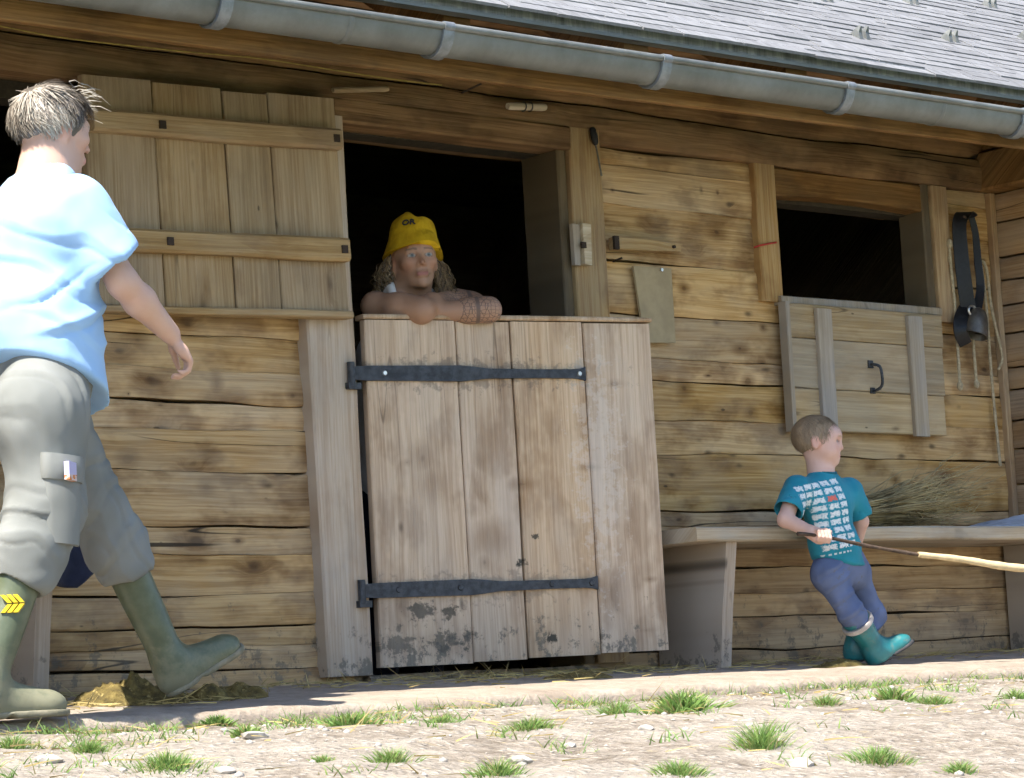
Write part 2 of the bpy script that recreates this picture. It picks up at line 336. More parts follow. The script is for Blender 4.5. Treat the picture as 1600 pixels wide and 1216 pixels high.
vs = [(x, y, ground_full(x, y) if y < -.5 else -.22) for y in ys for x in xs]
nx = len(xs); fs = [(j*nx+i, j*nx+i+1, (j+1)*nx+i+1, (j+1)*nx+i) for j in range(len(ys)-1) for i in range(nx-1)]
g = G('dusty_gravel_soil'); c = g.coord()
a1 = g.noise(c, 2.3, 5, .6); a2 = g.noise(c, 18, 6, .72); a3 = g.vor(c, 38); a4 = g.noise(c, 90, 4, .7)
k = g.ramp(a2, [(.30, (.10, .08, .062)), (.44, (.215, .183, .148)), (.58, (.32, .28, .235)), (.75, (.45, .41, .36))])
k = g.mix(g.mr(a1, .42, .62, 0, .35), k, (.42, .39, .345))
k = g.mix(g.mr(a3.outputs['Distance'], .10, .40, .35, 0), k, (.66, .63, .58))
st = g.noise(g.vmath('MULTIPLY', c, (30, 9, 9)), 1, 4, .7)
k = g.mix(g.mr(st, .60, .70, 0, .5), k, (.52, .42, .24))
yy = g.sep(c)[1]
mea = g.mr(g.math('ADD', yy, g.math('MULTIPLY', g.math('SUBTRACT', a1, .5), 2.0)), -5.0, -4.0, 1, 0)
k = g.mix(mea, k, g.ramp(a2, [(.3, (.035, .06, .015)), (.7, (.10, .15, .04))]))
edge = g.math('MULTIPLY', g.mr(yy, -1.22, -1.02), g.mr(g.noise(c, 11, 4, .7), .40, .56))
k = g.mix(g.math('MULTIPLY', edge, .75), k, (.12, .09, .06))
h = g.math('ADD', g.math('ADD', a2, g.math('MULTIPLY', a4, .4)), g.math('MULTIPLY', g.mr(a3.outputs['Distance'], 0, .5, 1, 0), .5))
M['soil'] = g.out(k, .95, g.bump(h, .9, .02), spec=.1)
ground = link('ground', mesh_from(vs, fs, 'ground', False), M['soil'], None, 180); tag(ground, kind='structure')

# stone ledge in front of the wall: sloping top, broken front edge
def ledge_z(y): return .030+.068*y
LEDGE_Y = -.97
def ledge_front(x): return LEDGE_Y+.030*n1(x*1.9, 3)+.016*n1(x*7.1, 5)+.008*n1(x*21, 8)
prof = []; n = 420; rings = []
for i in range(n):
    x = -9+13*i/(n-1); yf = ledge_front(x); r = []
    r.append((x, .12, ledge_z(0)+.002)); r.append((x, -.15, ledge_z(-.15)))
    for y in (-.35, -.55, -.75): r.append((x, y, ledge_z(y)+.004*n1(x*3, y*9)+.003*n1(x*14, y*17)))
    r.append((x, yf+.05, ledge_z(yf)+.004*n1(x*5, 2)+.003*n1(x*23, 6))); r.append((x, yf+.015, ledge_z(yf)-.006+.004*n1(x*17, 4)))
    r.append((x, yf, ledge_z(yf)-.024+.006*n1(x*11, 9))); r.append((x, yf-.004+.014*n1(x*9, 11), ledge_z(yf)-.06)); r.append((x, yf-.02, -.3)); r.append((x, .12, -.3))
    rings.append(r)
m = MB(); m.rings(rings)
g = G('worn_stone_ledge'); c = g.coord(); a1 = g.noise(c, 6, 6, .7); a2 = g.noise(c, 42, 5, .7); z = g.sep(c)[2]
k = g.ramp(g.math('ADD', g.math('MULTIPLY', a1, .6), g.math('MULTIPLY', a2, .4)), [(.3, (.20, .16, .125)), (.5, (.32, .27, .22)), (.7, (.43, .375, .315))])
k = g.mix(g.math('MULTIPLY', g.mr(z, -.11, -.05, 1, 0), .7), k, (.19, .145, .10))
M['ledge'] = g.out(k, .92, g.bump(g.math('ADD', a1, a2), .7, .012), spec=.12)
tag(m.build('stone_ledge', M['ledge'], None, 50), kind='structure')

# ------------------------------------------------------------------ the barn
barn = empty('log_barn')
tag(barn, 'old honey-brown log barn with half door, small window and shingled eave', 'barn')
XL, XC = -5.2, 2.515                    # left end of the wall, inner corner with the wing
DOOR = (-.660, .245, .03, 1.76)         # opening
WIN = (1.292, 2.17, 1.322, 1.685)
WINL = (-2.75, -1.70, 1.27, 1.745)       # dark opening at the far left
JA = [1.795, 1.62, 1.43, 1.25, 1.071, .969, .873, .791, .672, .505, .424, .305, .208, .155, .084, -.06]
JB = [1.795, 1.736, 1.605, 1.411, 1.228, 1.074, 1.002, .868, .75, .56, .507, .351, .265, .183, .078, -.06]
WEAK = {10: (.969, .791, .424, .155, 1.43), 40: (1.736, 1.605, 1.074, .868, .265, .507)}
def joint(z, sd):
    return lambda s, e=0.0: z+.013*n1(s*1.1, sd)+.007*n1(s*3.7, sd+9)+.002*n1(s*13., sd+3)
def gm(s, sd): return .25+1.5*max(0.0, .45+n1(s*1.9, sd+.5)*1.2)
def log_row(J, x0, x1, holes, sd0):
    for i in range(len(J)-1):
        top, bot = J[i], J[i+1]; jt, jb = joint(top, sd0+i), joint(bot, sd0+i+1)
        segs = [(x0, x1, None)]
        for hx0, hx1, hz0, hz1 in holes:
            ov = min(top, hz1)-max(bot, hz0)
            if ov > .02:
                segs = [s for sx0, sx1, _ in segs for s in ((sx0, min(sx1, hx0), None), (max(sx0, hx1), sx1, None))]
        weak = WEAK[sd0]; g0 = .0006 if bot in weak else .0028; g1_ = .0006 if top in weak else .0028
        c0 = .002 if bot in weak else .006; c1 = .002 if top in weak else .006
        fr = .009*random.Random(i*7+sd0).random()
        for sx0, sx1, _ in segs:
            if sx1-sx0 < .03: continue
            lo = jb; hi = jt
            for hx0, hx1, hz0, hz1 in holes:           # notch logs that only just touch the opening
                pass
            timber('log', barn, M['log_left' if sd0 == 10 else 'log_right'], 'x', sx0, sx1, lambda s, f=jb, q=i: f(s)+g0*gm(s, sd0+q+1), lambda s, f=jt, q=i: f(s)-g1_*gm(s, sd0+q),
                   fr, .17, ch=c0, ch2=c1, step=.06, wob=.0, hew=.0055, bulge=.004, seed=sd0+i*3.3)
log_row(JA, XL, DOOR[0]-.01, [WINL], 10)
log_row(JB, DOOR[1]+.005, XC+.2, [WIN], 40)
# wall core behind the logs (keeps the light out)
core = MB()
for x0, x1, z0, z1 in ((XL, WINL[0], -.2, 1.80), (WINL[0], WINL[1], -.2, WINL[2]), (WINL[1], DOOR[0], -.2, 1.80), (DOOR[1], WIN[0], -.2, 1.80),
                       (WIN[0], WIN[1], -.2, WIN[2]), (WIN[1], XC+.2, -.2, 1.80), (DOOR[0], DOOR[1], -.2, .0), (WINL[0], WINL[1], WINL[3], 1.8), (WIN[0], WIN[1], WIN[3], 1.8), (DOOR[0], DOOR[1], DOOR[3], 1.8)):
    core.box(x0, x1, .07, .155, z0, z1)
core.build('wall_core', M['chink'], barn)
# top plate beams
jb1 = joint(1.795, 71); jb2 = joint(1.915, 72)
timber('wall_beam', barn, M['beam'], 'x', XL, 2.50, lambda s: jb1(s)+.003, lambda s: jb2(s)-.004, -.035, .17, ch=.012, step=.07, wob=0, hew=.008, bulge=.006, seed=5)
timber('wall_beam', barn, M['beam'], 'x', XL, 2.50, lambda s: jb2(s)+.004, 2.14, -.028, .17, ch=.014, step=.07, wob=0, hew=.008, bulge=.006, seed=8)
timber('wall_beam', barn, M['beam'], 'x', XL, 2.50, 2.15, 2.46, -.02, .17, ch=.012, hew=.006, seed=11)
# wing wall coming forward on the right
JW = [1.79, 1.674, 1.539, 1.445, 1.352, 1.241, 1.106, 1.02, .907, .794, .655, .50, .36, .22, .08, -.06]
for i in range(len(JW)-1):
    jt, jb = joint(JW[i], 90+i), joint(JW[i+1], 91+i)
    timber('log', barn, M['log_y'], 'y', -.62, .02, lambda s, f=jb: f(s)+.004, lambda s, f=jt: f(s)-.004, XC+.008*random.Random(i).random(), XC+.17, ch=.008, step=.06, wob=0, hew=.005, bulge=.003, seed=60+i)
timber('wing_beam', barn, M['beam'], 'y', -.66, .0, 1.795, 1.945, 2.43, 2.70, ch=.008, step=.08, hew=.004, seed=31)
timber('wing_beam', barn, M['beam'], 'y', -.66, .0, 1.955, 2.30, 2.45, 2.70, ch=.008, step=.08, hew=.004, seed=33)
# corner batten
timber('corner_batten', barn, M['frame'], 'z', .0, 1.79, XC-.03, XC+.0, -.022, .005, ch=.004, seed=3)

# door surround
timber('door_post', barn, M['post'], 'z', .045, 1.78, lambda s: -.846+.014*(1-s), lambda s: -.664+.008*(.6-s), -.045, .12, ch=.006, step=.12, wob=.005, hew=.002, seed=21)
timber('door_post', barn, M['frame'], 'z', .05, 1.842, .287, .430, -.030, .01, ch=.005, step=.1, wob=.004, hew=.002, seed=22)
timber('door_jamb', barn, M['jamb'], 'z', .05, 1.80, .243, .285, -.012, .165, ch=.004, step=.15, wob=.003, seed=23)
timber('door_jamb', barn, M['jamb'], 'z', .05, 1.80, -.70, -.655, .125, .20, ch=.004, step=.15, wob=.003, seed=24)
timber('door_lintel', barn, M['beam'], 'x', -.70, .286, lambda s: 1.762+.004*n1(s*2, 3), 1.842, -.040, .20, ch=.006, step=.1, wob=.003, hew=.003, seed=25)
timber('door_sill', barn, M['post'], 'x', -.655, .30, -.05, .045, -.02, .2, ch=.01, wob=.005, hew=.004, seed=26)

# lower half door: hinged on the left post, standing open by about fourteen degrees
DW, DZ0, DZ1 = 1.02, .066, 1.139
door = MB(); door.box(.04, DW-.06, .032, .060, .80, .92)
lower = door.build('lower_door', M['door'], barn)
lower.location = (-.646, -.056, DZ0); lower.rotation_euler = (0, 0, -R(14.2))
timber('ledger', lower, M['door'], 'x', .04, DW-.06, .154, .274, .032, .06, seed=99)
pw = [0, .318, .510, .770, DW]
for i in range(4):
    tl = .006 if i else 0
    timber('plank', lower, M['door'], 'z', 0.0+(.004*i), DZ1-DZ0-.002*(i % 2), pw[i]+.003, pw[i+1]-.003, -.005+.003*(i % 2), .030, ch=.004, step=.09, wob=.003 if i not in (0, 3) else .004, hew=.0015, seed=100+i*7)
mtop = timber('top_rail', lower, M['door'], 'x', .0, DW+.004, DZ1-DZ0+.003, DZ1-DZ0+.018, -.010, .055, ch=.004, step=.1, wob=.002, seed=130)
def strap(z, L, parent):
    # forged strap: wide at the hinge, shouldered down to a narrow tongue with a flared tip
    out = [(-.045, .020), (.0, .023), (.18, .024), (.32, .025), (.36, .022), (.42, .0155), (.60, .014), (L-.05, .0145), (L-.02, .017), (L, .022)]
    rings = []
    for x, h in out: rings.append([(x, -.016, z-h), (x, -.016, z+h), (x, -.003, z+h), (x, -.003, z-h)])
    mm = MB(); mm.rings(rings)
    mm.tube([(-.052, -.014, z-.040), (-.052, -.014, z+.034)], .012, 10)
    o = mm.build('strap_hinge', M['iron'], parent, 30)
    return o
s1 = strap(.905, .765, lower); s2 = strap(.235, .765, lower)
def disc(name, parent, material, c, r, axis='y', t=.004, n=10):
    mm = MB(); c = Vector(c); ax = {'y': Vector((0, -t, 0)), 'x': Vector((-t, 0, 0))}[axis]
    rr = []
    for q, s in ((0, 1), (1, .75)):
        rr.append([c+ax*q+(Vector((math.cos(2*math.pi*j/n), 0, math.sin(2*math.pi*j/n))) if axis == 'y' else Vector((0, math.cos(2*math.pi*j/n), math.sin(2*math.pi*j/n))))*r*s for j in range(n)])
    mm.rings(rr); return mm.build(name, material, parent, 40)
for z, xx, mt in ((.905, .06, 'screw'), (.905, .742, 'screw'), (.235, .07, 'iron'), (.235, .28, 'iron'), (.235, .60, 'iron'), (.235, .742, 'iron')):
    disc('screw', lower, M[mt], (xx, -.016, z), .0085 if mt == 'screw' else .010)
# pintles on the post
for z in (.905, .235):
    mm = MB(); mm.box(-.715, -.668, -.064, -.044, DZ0+z-.05, DZ0+z-.03); mm.build('hinge_pintle', M['iron'], barn)

# upper half door, swung right back against the wall and sagging at its free end
upb = MB(); upb.box(-.89, -.02, .022, .045, .08, .17)
upper = upb.build('upper_door', M['shutter'], barn)
upper.location = (-.714, -.085, 1.146); upper.rotation_euler = (0, -R(1.6), 0)
UH = .668
uw = [-.915, -.676, -.425, -.258, 0.0]
for i in range(4):
    timber('plank', upper, M['shutter'], 'z', .012, UH+.008*(i % 2)+(.012 if i == 0 else 0), uw[i]+.0025, uw[i+1]-.0025, -.004+.003*(i % 2), .022, ch=.003, step=.1, wob=.002, hew=.001, seed=150+i*5)
for z0, z1 in ((.507, .576), (.162, .232)):
    timber('batten', upper, M['batten'], 'x', -.905, -.012, lambda s: z0+.001, lambda s: z1, -.040, -.0045, ch=.008, step=.08, wob=.005, hew=.002, seed=170+z0*10)
    for nx_ in (-.672, -.035):
        mm = MB(); mm.box(nx_-.011, nx_+.011, -.0445, -.038, (z0+z1)/2-.012, (z0+z1)/2+.012); mm.build('nail_head', M['rust'], upper)
timber('bottom_rail', upper, M['batten'], 'x', -.91, .0, -.012, .010, -.018, .03, ch=.004, step=.1, wob=.003, seed=181)

# window
timber('window_post', barn, M['frame'], 'z', 1.30, 1.80, 1.185, 1.288, -.020, .03, ch=.004, step=.1, wob=.004, hew=.002, seed=41)
timber('window_post', barn, M['frame'], 'z', 1.27, 1.792, 2.135, 2.225, -.025, .03, ch=.004, step=.1, wob=.004, hew=.002, seed=42)
timber('window_jamb', barn, M['jamb'], 'z', 1.32, 1.795, 2.088, 2.132, -.012, .105, ch=.004, wob=.002, seed=43)
timber('window_jamb', barn, M['jamb'], 'z', 1.32, 1.70, 1.262, 1.292, .031, .19, ch=.004, wob=.002, seed=44)
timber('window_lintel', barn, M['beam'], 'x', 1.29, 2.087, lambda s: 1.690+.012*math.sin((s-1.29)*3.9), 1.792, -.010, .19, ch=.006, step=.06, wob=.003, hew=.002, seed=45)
timber('window_sill', barn, M['hatch_batten'], 'x', 1.262, 2.134, 1.290, 1.322, -.035, .19, ch=.004, step=.1, wob=.003, seed=46)

# hatch hanging under the window
hb = MB(); hb.box(.05, .74, .012, .020, -.44, -.05)
hatch = hb.build('window_hatch', M['hatch'], barn); hatch.location = (1.278, -.040, 1.294); hatch.rotation_euler = (0, R(.4), 0)
for i, (z0, z1) in enumerate(((-.455, -.305), (-.303, -.125), (-.123, .0))):
    timber('plank', hatch, M['hatch'], 'x', .0, .812+.008*i, z0, z1, -.012, .0115, ch=.003, step=.1, wob=.003, hew=.001, seed=200+i)
for x0, x1 in ((.130, .205), (.622, .700)):
    timber('batten', hatch, M['hatch_batten'], 'z', -.445-(.018 if x0 > .5 else 0), -.015, x0, x1, -.030, -.0125, ch=.003, step=.1, wob=.003, seed=210+x0*9)
timber('edge_batten', hatch, M['hatch_batten'], 'z', -.46, .004, -.022, -.001, -.020, .018, ch=.003, wob=.002, seed=215)
hm = MB(); hm.tube(catmull([(.412, -.014, -.205), (.415, -.030, -.207), (.430, -.045, -.22), (.432, -.047, -.28), (.420, -.030, -.30), (.415, -.014, -.302)], 5), .0055, 8)
hm.box(.398, .424, -.017, -.0125, -.218, -.190); hm.box(.402, .426, -.017, -.0125, -.312, -.290)
hm.build('handle', M['iron'], hatch, 40)

# room inside
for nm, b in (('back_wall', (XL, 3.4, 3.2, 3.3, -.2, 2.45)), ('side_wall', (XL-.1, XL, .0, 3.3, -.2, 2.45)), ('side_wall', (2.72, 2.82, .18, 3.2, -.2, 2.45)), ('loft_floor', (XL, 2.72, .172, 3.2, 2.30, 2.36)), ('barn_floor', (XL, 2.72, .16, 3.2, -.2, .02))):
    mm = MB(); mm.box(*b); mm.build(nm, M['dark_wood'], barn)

# roof
PR = R(34.0); EY, EZ = -.742, 1.952
U = Vector((0, math.cos(PR), math.sin(PR))); NRM = Vector((0, -math.sin(PR), math.cos(PR))); E0 = Vector((0, EY, EZ))
rm = MB()
def slab(x0, x1, u0, u1, n0, n1_):
    c = []
    for x in (x0, x1):
        for u_, n_ in ((u0, n0), (u1, n0), (u1, n1_), (u0, n1_)): c.append(Vector((x, 0, 0))+E0+U*u_+NRM*n_)
    rm.add(c, [(0, 1, 2, 3), (7, 6, 5, 4), (0, 4, 5, 1), (1, 5, 6, 2), (2, 6, 7, 3), (3, 7, 4, 0)])
slab(XL-.4, 4.6, .02, 3.0, -.03, .0)
roof = rm.build('roof', M['dark_wood'], barn)
rm = MB(); rm.add([(XL-.4, 1.7, 3.60), (4.6, 1.7, 3.60), (4.6, 4.6, 1.7), (XL-.4, 4.6, 1.7)], [(0, 1, 2, 3)]); rm.build('rear_slope', M['shingle'], roof)
em = MB(); em.box(XL-.4, 4.6, EY-.004, EY+.022, EZ-.004, EZ+.044); em.build('eave_board', M['eave'], roof)
em = MB(); em.box(XL-.4, 4.6, EY-.012, EY+.03, EZ-.016, EZ-.005); em.build('drip_edge', M['zinc'], roof)
unit = MB(); unit.add([(-.5, 0, 0), (.5, 0, 0), (.5, 1, 0), (-.5, 1, 0), (-.5, .0, 1), (.5, .0, 1), (.5, 1, 1), (-.5, 1, 1)], [(0,3,2,1),(4,5,6,7),(0,1,5,4),(1,2,6,5),(2,3,7,6),(3,0,4,7)])
unit_me = mesh_from(unit.v, unit.f, 'shingle'); unit_me.materials.append(M['shingle'])
rs = random.Random(4); field = MB(); nsh = 0
ROWE = .058; Rm = Matrix((( 1, 0, 0), (0, U.y, NRM.y), (0, U.z, NRM.z)))
for r in range(46):
    x = XL-.4+rs.random()*.1
    while x < 4.55:
        w = rs.uniform(.16, .38); u0 = -.028+r*ROWE+rs.uniform(-.003, .003)
        base = E0+Vector((x+w/2, 0, 0))+U*u0+NRM*(.044*math.cos(PR)*(1 if r == 0 else 1)+.002+rs.uniform(0, .004)) - NRM*.022
        tilt = R(2.6)+rs.uniform(-.006, .01); L, th = .20, .0095
        rot = Rm.to_4x4() @ Matrix.Rotation(-tilt, 4, 'X') @ Matrix.Rotation(rs.uniform(-.006, .006), 4, 'Z')
        mw = Matrix.Translation(base+NRM*.012) @ rot @ Matrix.Diagonal((w-.004, L, th, 1))
        px, py, d = project(base)
        if -60 < px < 1660 and -25 < py < 400 and nsh < 300:
            o = bpy.data.objects.new('shingle', unit_me); COL.objects.link(o); o.parent = roof; o.matrix_world = mw; nsh += 1
        else:
            field.add([mw @ Vector(v) for v in unit.v], unit.f)
        x += w
fo = field.build('shingle_field', M['shingle'], roof, None, False); fo['kind'] = 'stuff'
# snow guards: pairs of bent fins
def guard(px, py):
    # intersection of the sight line with the roof plane
    r = Vector(ray(px, py)); c0 = Vector(CAM); t = (E0-c0).dot(NRM)/r.dot(NRM); p = c0+r*t
    mm = MB()
    for dx, du in ((-.026, 0), (.026, .012)):
        b = p+Vector((dx, 0, 0))+U*du+NRM*.02
        mm.rings([[b+Vector((-.011, 0, 0)), b+Vector((.011, 0, 0)), b+Vector((.011, 0, 0))+U*.07, b+Vector((-.011, 0, 0))+U*.07],
                  [b+Vector((-.009, 0, 0))+NRM*.03+U*.03, b+Vector((.009, 0, 0))+NRM*.03+U*.03, b+Vector((.009, 0, 0))+NRM*.032+U*.055, b+Vector((-.009, 0, 0))+NRM*.032+U*.055],
                  [b+Vector((-.003, 0, 0))+NRM*.052+U*.036, b+Vector((.003, 0, 0))+NRM*.052+U*.036, b+Vector((.003, 0, 0))+NRM*.052+U*.045, b+Vector((-.003, 0, 0))+NRM*.052+U*.045]])
    mm.v = [tuple(p+NRM*.012+(Vector(q)-p)*.9) for q in mm.v]
    mm.build('snow_guard', M['zinc'], roof)
for px, py in ((1136, 18), (1293, 22), (1428, 26), (1551, 30), (1350, 80), (1490, 84), (1608, 82), (1000, 8)): guard(px, py)
# rafter ends and fascia behind the gutter
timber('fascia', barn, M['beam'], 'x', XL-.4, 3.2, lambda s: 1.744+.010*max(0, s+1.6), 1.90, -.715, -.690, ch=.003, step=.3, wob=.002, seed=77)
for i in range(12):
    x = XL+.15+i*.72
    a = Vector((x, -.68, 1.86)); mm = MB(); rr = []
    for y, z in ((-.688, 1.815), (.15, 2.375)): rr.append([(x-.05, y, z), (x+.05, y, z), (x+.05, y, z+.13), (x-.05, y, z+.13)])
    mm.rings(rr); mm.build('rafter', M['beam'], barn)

# gutter
GY, GZ, GR = -.795, 1.855, .059
mm = MB(); rings = []
gx0, gx1 = XL-.4, 3.3
def gz_(x): return GZ+.0045*(x+.3)*.6
for i in range(60):
    x = gx0+(gx1-gx0)*i/59; o = []
    for k in range(15): a = math.pi+math.pi*k/14; o.append((x, GY+GR*math.cos(a), gz_(x)+GR*1.18*math.sin(a)))
    for k in range(14, -1, -1): a = math.pi+math.pi*k/14; o.append((x, GY+(GR-.003)*math.cos(a), gz_(x)+(GR*1.18-.003)*math.sin(a)+.0005))
    rings.append(o)
mm.rings(rings)
gutter = mm.build('gutter', M['zinc'], barn, 45)
mm = MB(); mm.tube([(gx0+(gx1-gx0)*i/30, GY-GR-.004, gz_(gx0+(gx1-gx0)*i/30)+.002) for i in range(31)], .0105, 10); mm.build('lip_bead', M['zinc'], gutter, 60)
for x in (-1.25, 1.25):
    mm = MB(); rr = []
    for k in range(15):
        a = math.pi+math.pi*k/14; rr.append([(x+s_*.010, GY+(GR+e)*math.cos(a), gz_(x)+(GR*1.18+e)*math.sin(a)) for s_, e in ((-1, .0005), (1, .0005), (.6, .003), (-.6, .003))])
    mm.rings(rr); mm.build('solder_seam', M['zinc'], gutter, 60)
for x in (-4.1, -3.3, -2.45, -1.672, -.910, -.050, .775, 1.672, 2.5):
    mm = MB(); rr = []
    for k in range(13):
        a = math.pi+.02+math.pi*.94*k/12
        rr.append([(x+s*.015, GY+(GR+e)*math.cos(a), gz_(x)+(GR*1.18+e)*math.sin(a)) for s, e in ((-1.3, .001), (1.3, .001), (1.3, .010), (-1.3, .010))])
    mm.rings(rr); mm.tube([(x-.018, GY-GR-.004, gz_(x)+.002), (x+.018, GY-GR-.004, gz_(x)+.002)], .014, 10)
    mm.build('gutter_bracket', M['bracket'], gutter, 40)
# ------------------------------------------------------------------ benches
def bench(x0, x1, supports, label, seatz=.468):
    b = empty('bench', ((x0+x1)/2, -.2, .03)); tag(b, label, 'bench', 'benches along the barn wall')
    off = Vector(b.location)
    def put(o): o.parent = b; o.matrix_parent_inverse = Matrix.Translation(-off); return o
    put(timber('seat', None, M['bench'], 'x', x0, x1, seatz-.046, seatz, -.385, -.01, ch=.006, step=.1, wob=.004, hew=.003, seed=300+x0))
    for xs_ in supports:
        rr = []
        for z, yf in ((.012, -.30), (.2, -.325), (seatz-.047, -.362)):
            rr.append([(xs_-.024, yf, z), (xs_+.024, yf, z), (xs_+.024, -.012, z), (xs_-.024, -.012, z)])
        mm = MB(); mm.rings(rr); put(mm.build('support', M['bench_leg'], None, 35))
    return b
bench(.42, 2.505, (.60, 2.44), 'weathered plank bench under the window hatch with a twig bundle on it')
bench(-3.6, -1.85, (-1.985, -3.3), 'plank bench at the left behind the striding person, only its slanted support shows')

# dark jacket hanging over the end of the left bench
def cloth(name, pts_fn, nu, nv, material, parent=None, thick=.006):
    v = []; f = []
    for j in range(nv):
        for i in range(nu): v.append(pts_fn(i/(nu-1), j/(nv-1)))
    for j in range(nv-1):
        for i in range(nu-1): f.append((j*nu+i, j*nu+i+1, (j+1)*nu+i+1, (j+1)*nu+i))
    me = mesh_from(v, f, name, False); o = link(name, me, material, parent, 180)
    md = o.modifiers.new('thick', 'SOLIDIFY'); md.thickness = thick; md.offset = 0
    return o
def fabric(name, col, var=.25, weave=260.0, rough=.9, sheen=.15, fold=9.0, bumpk=.5):
    g = G(name); c = g.coord(); a = g.noise(c, fold, 4, .55, .6); b = g.noise(c, weave, 2, .6)
    k = g.mix(g.mr(g.noise(c, 14, 4, .6), .3, .7), tuple(x*(1-var) for x in col), tuple(min(1, x*(1+var)) for x in col))
    nrm = g.bump(b, .25, .0015, g.bump(a, bumpk, .02))
    return g.out(k, rough, nrm, spec=.15, sheen=sheen)
M['navy'] = fabric('navy_fabric', (.018, .022, .042))
M['greyblue'] = fabric('grey_blue_fabric', (.30, .35, .44))
q0 = V(110, 870, -.40)
def jk(u, v):
    x = -2.12+.30*u+.02*math.sin(v*7+u*3); 
    if v < .3: y = -.05-.33*v/.3; z = .478+.006*math.sin(u*9)
    else:
        t = (v-.3)/.7; y = -.395-.012*math.sin(u*14+t*4)-.01*t; z = .474-t*(.165-.05*abs(u-.62)*2+.02*math.sin(u*5))
    return (x, y, z)
o = cloth('jacket', jk, 22, 18, M['navy']); tag(o, 'dark navy garment hanging over the edge of the left bench', 'jacket')

# ------------------------------------------------------------------ twig bundle on the bench
SEAT = .468
tw = empty('twig_bundle', (1.55, -.2, SEAT)); tag(tw, 'fanned bundle of dry twigs tied with white string on the bench', 'twigs')
rb = random.Random(12); mm = MB()
tie = Vector((1.30, -.20, SEAT+.060))
for i in range(250):
    a = rb.uniform(0, 6.283); rr = .048*math.sqrt(rb.random())
    t0 = tie+Vector((0, rr*math.cos(a)*1.2, rr*math.sin(a)*.95))
    st = tie+Vector((-.14-rb.random()*.08, rr*math.cos(a)*1.6+rb.gauss(0, .012), -.018+rr*math.sin(a)*.75+rb.gauss(0, .006)))
    L = rb.uniform(.35, .74); up = rb.uniform(-.02, .30)*(.45+.55*rb.random()); sd = rb.gauss(0, .16)
    d = Vector((1, max(-.30, min(.16, sd)), up)).normalized()
    p1 = t0+d*L*.35+Vector((0, 0, -.006)); p2 = t0+d*L*.7+Vector((0, rb.gauss(0, .012), rb.gauss(0, .014))); p3 = t0+d*L+Vector((0, rb.gauss(0, .02), rb.gauss(-.008, .03)))
    pts = [st, t0, p1, p2, p3]
    for p in pts:
        p.z = max(p.z, SEAT+.004); p.y = min(p.y, -.012); p.x = min(p.x, XC-.045)
    w = rb.uniform(.0016, .0030)
    mm.tube(pts, [w, w, w*.9, w*.7, w*.35], 3, False)
    if rb.random() < .8:
        for _ in range(2):
            q = p1.lerp(p3, rb.uniform(.1, .9)); e = q+Vector((rb.uniform(.05, .14), rb.gauss(0, .03), rb.gauss(.02, .03))); e.z = max(e.z, SEAT+.004); e.y = min(e.y, -.012); e.x = min(e.x, XC-.045)
            mm.tube([q, e], [w*.6, w*.3], 3, False)
M['twig'] = plain('dry_twig', (.36, .29, .15), .8, 0, .5, 9)
o = mm.build('twigs', M['twig'], None, None, False); o.parent = tw; o.matrix_parent_inverse = Matrix.Translation(-tw.location); o['kind'] = 'stuff'
M['string'] = plain('white_string', (.62, .60, .60), .8)
mm = MB(); ring = [tie+Vector((.004*math.sin(a*2), .064*math.cos(a), .052*math.sin(a)-.002)) for a in np.linspace(0, 6.4, 26)]
for p in ring: p.z = max(p.z, SEAT+.003)
mm.tube(ring, .0042, 6)
kn = tie+Vector((.0, -.055, .035))
mm.tube(catmull([kn+Vector((-.10, -.01, .045)), kn+Vector((-.05, -.012, .03)), kn, kn+Vector((.03, -.01, -.012)), kn+Vector((.062, -.012, -.022))], 4), .0042, 6)
mm.tube([kn+Vector((0, -.004, .012)), kn+Vector((.003, -.006, -.05)), kn+Vector((-.006, -.006, -.085))], .005, 6)
o = mm.build('string_tie', M['string'], None, 60); o.parent = tw; o.matrix_parent_inverse = Matrix.Translation(-tw.location)
# folded grey-blue cloth beside it
def sack(u, v):
    x = 1.98+.50*u; y = -.34+.31*v
    e = (1-abs(2*v-1)**3)*min(1, u*1.4+.05)
    return (x, y, SEAT+.004+.052*e*(.55+.45*u)+.010*math.sin(u*11+v*5)*e+.006*math.sin(v*23+u*9)*e)
o = cloth('folded_cloth', sack, 30, 20, M['greyblue']); tag(o, 'crumpled grey-blue cloth lying on the bench in the corner', 'cloth')

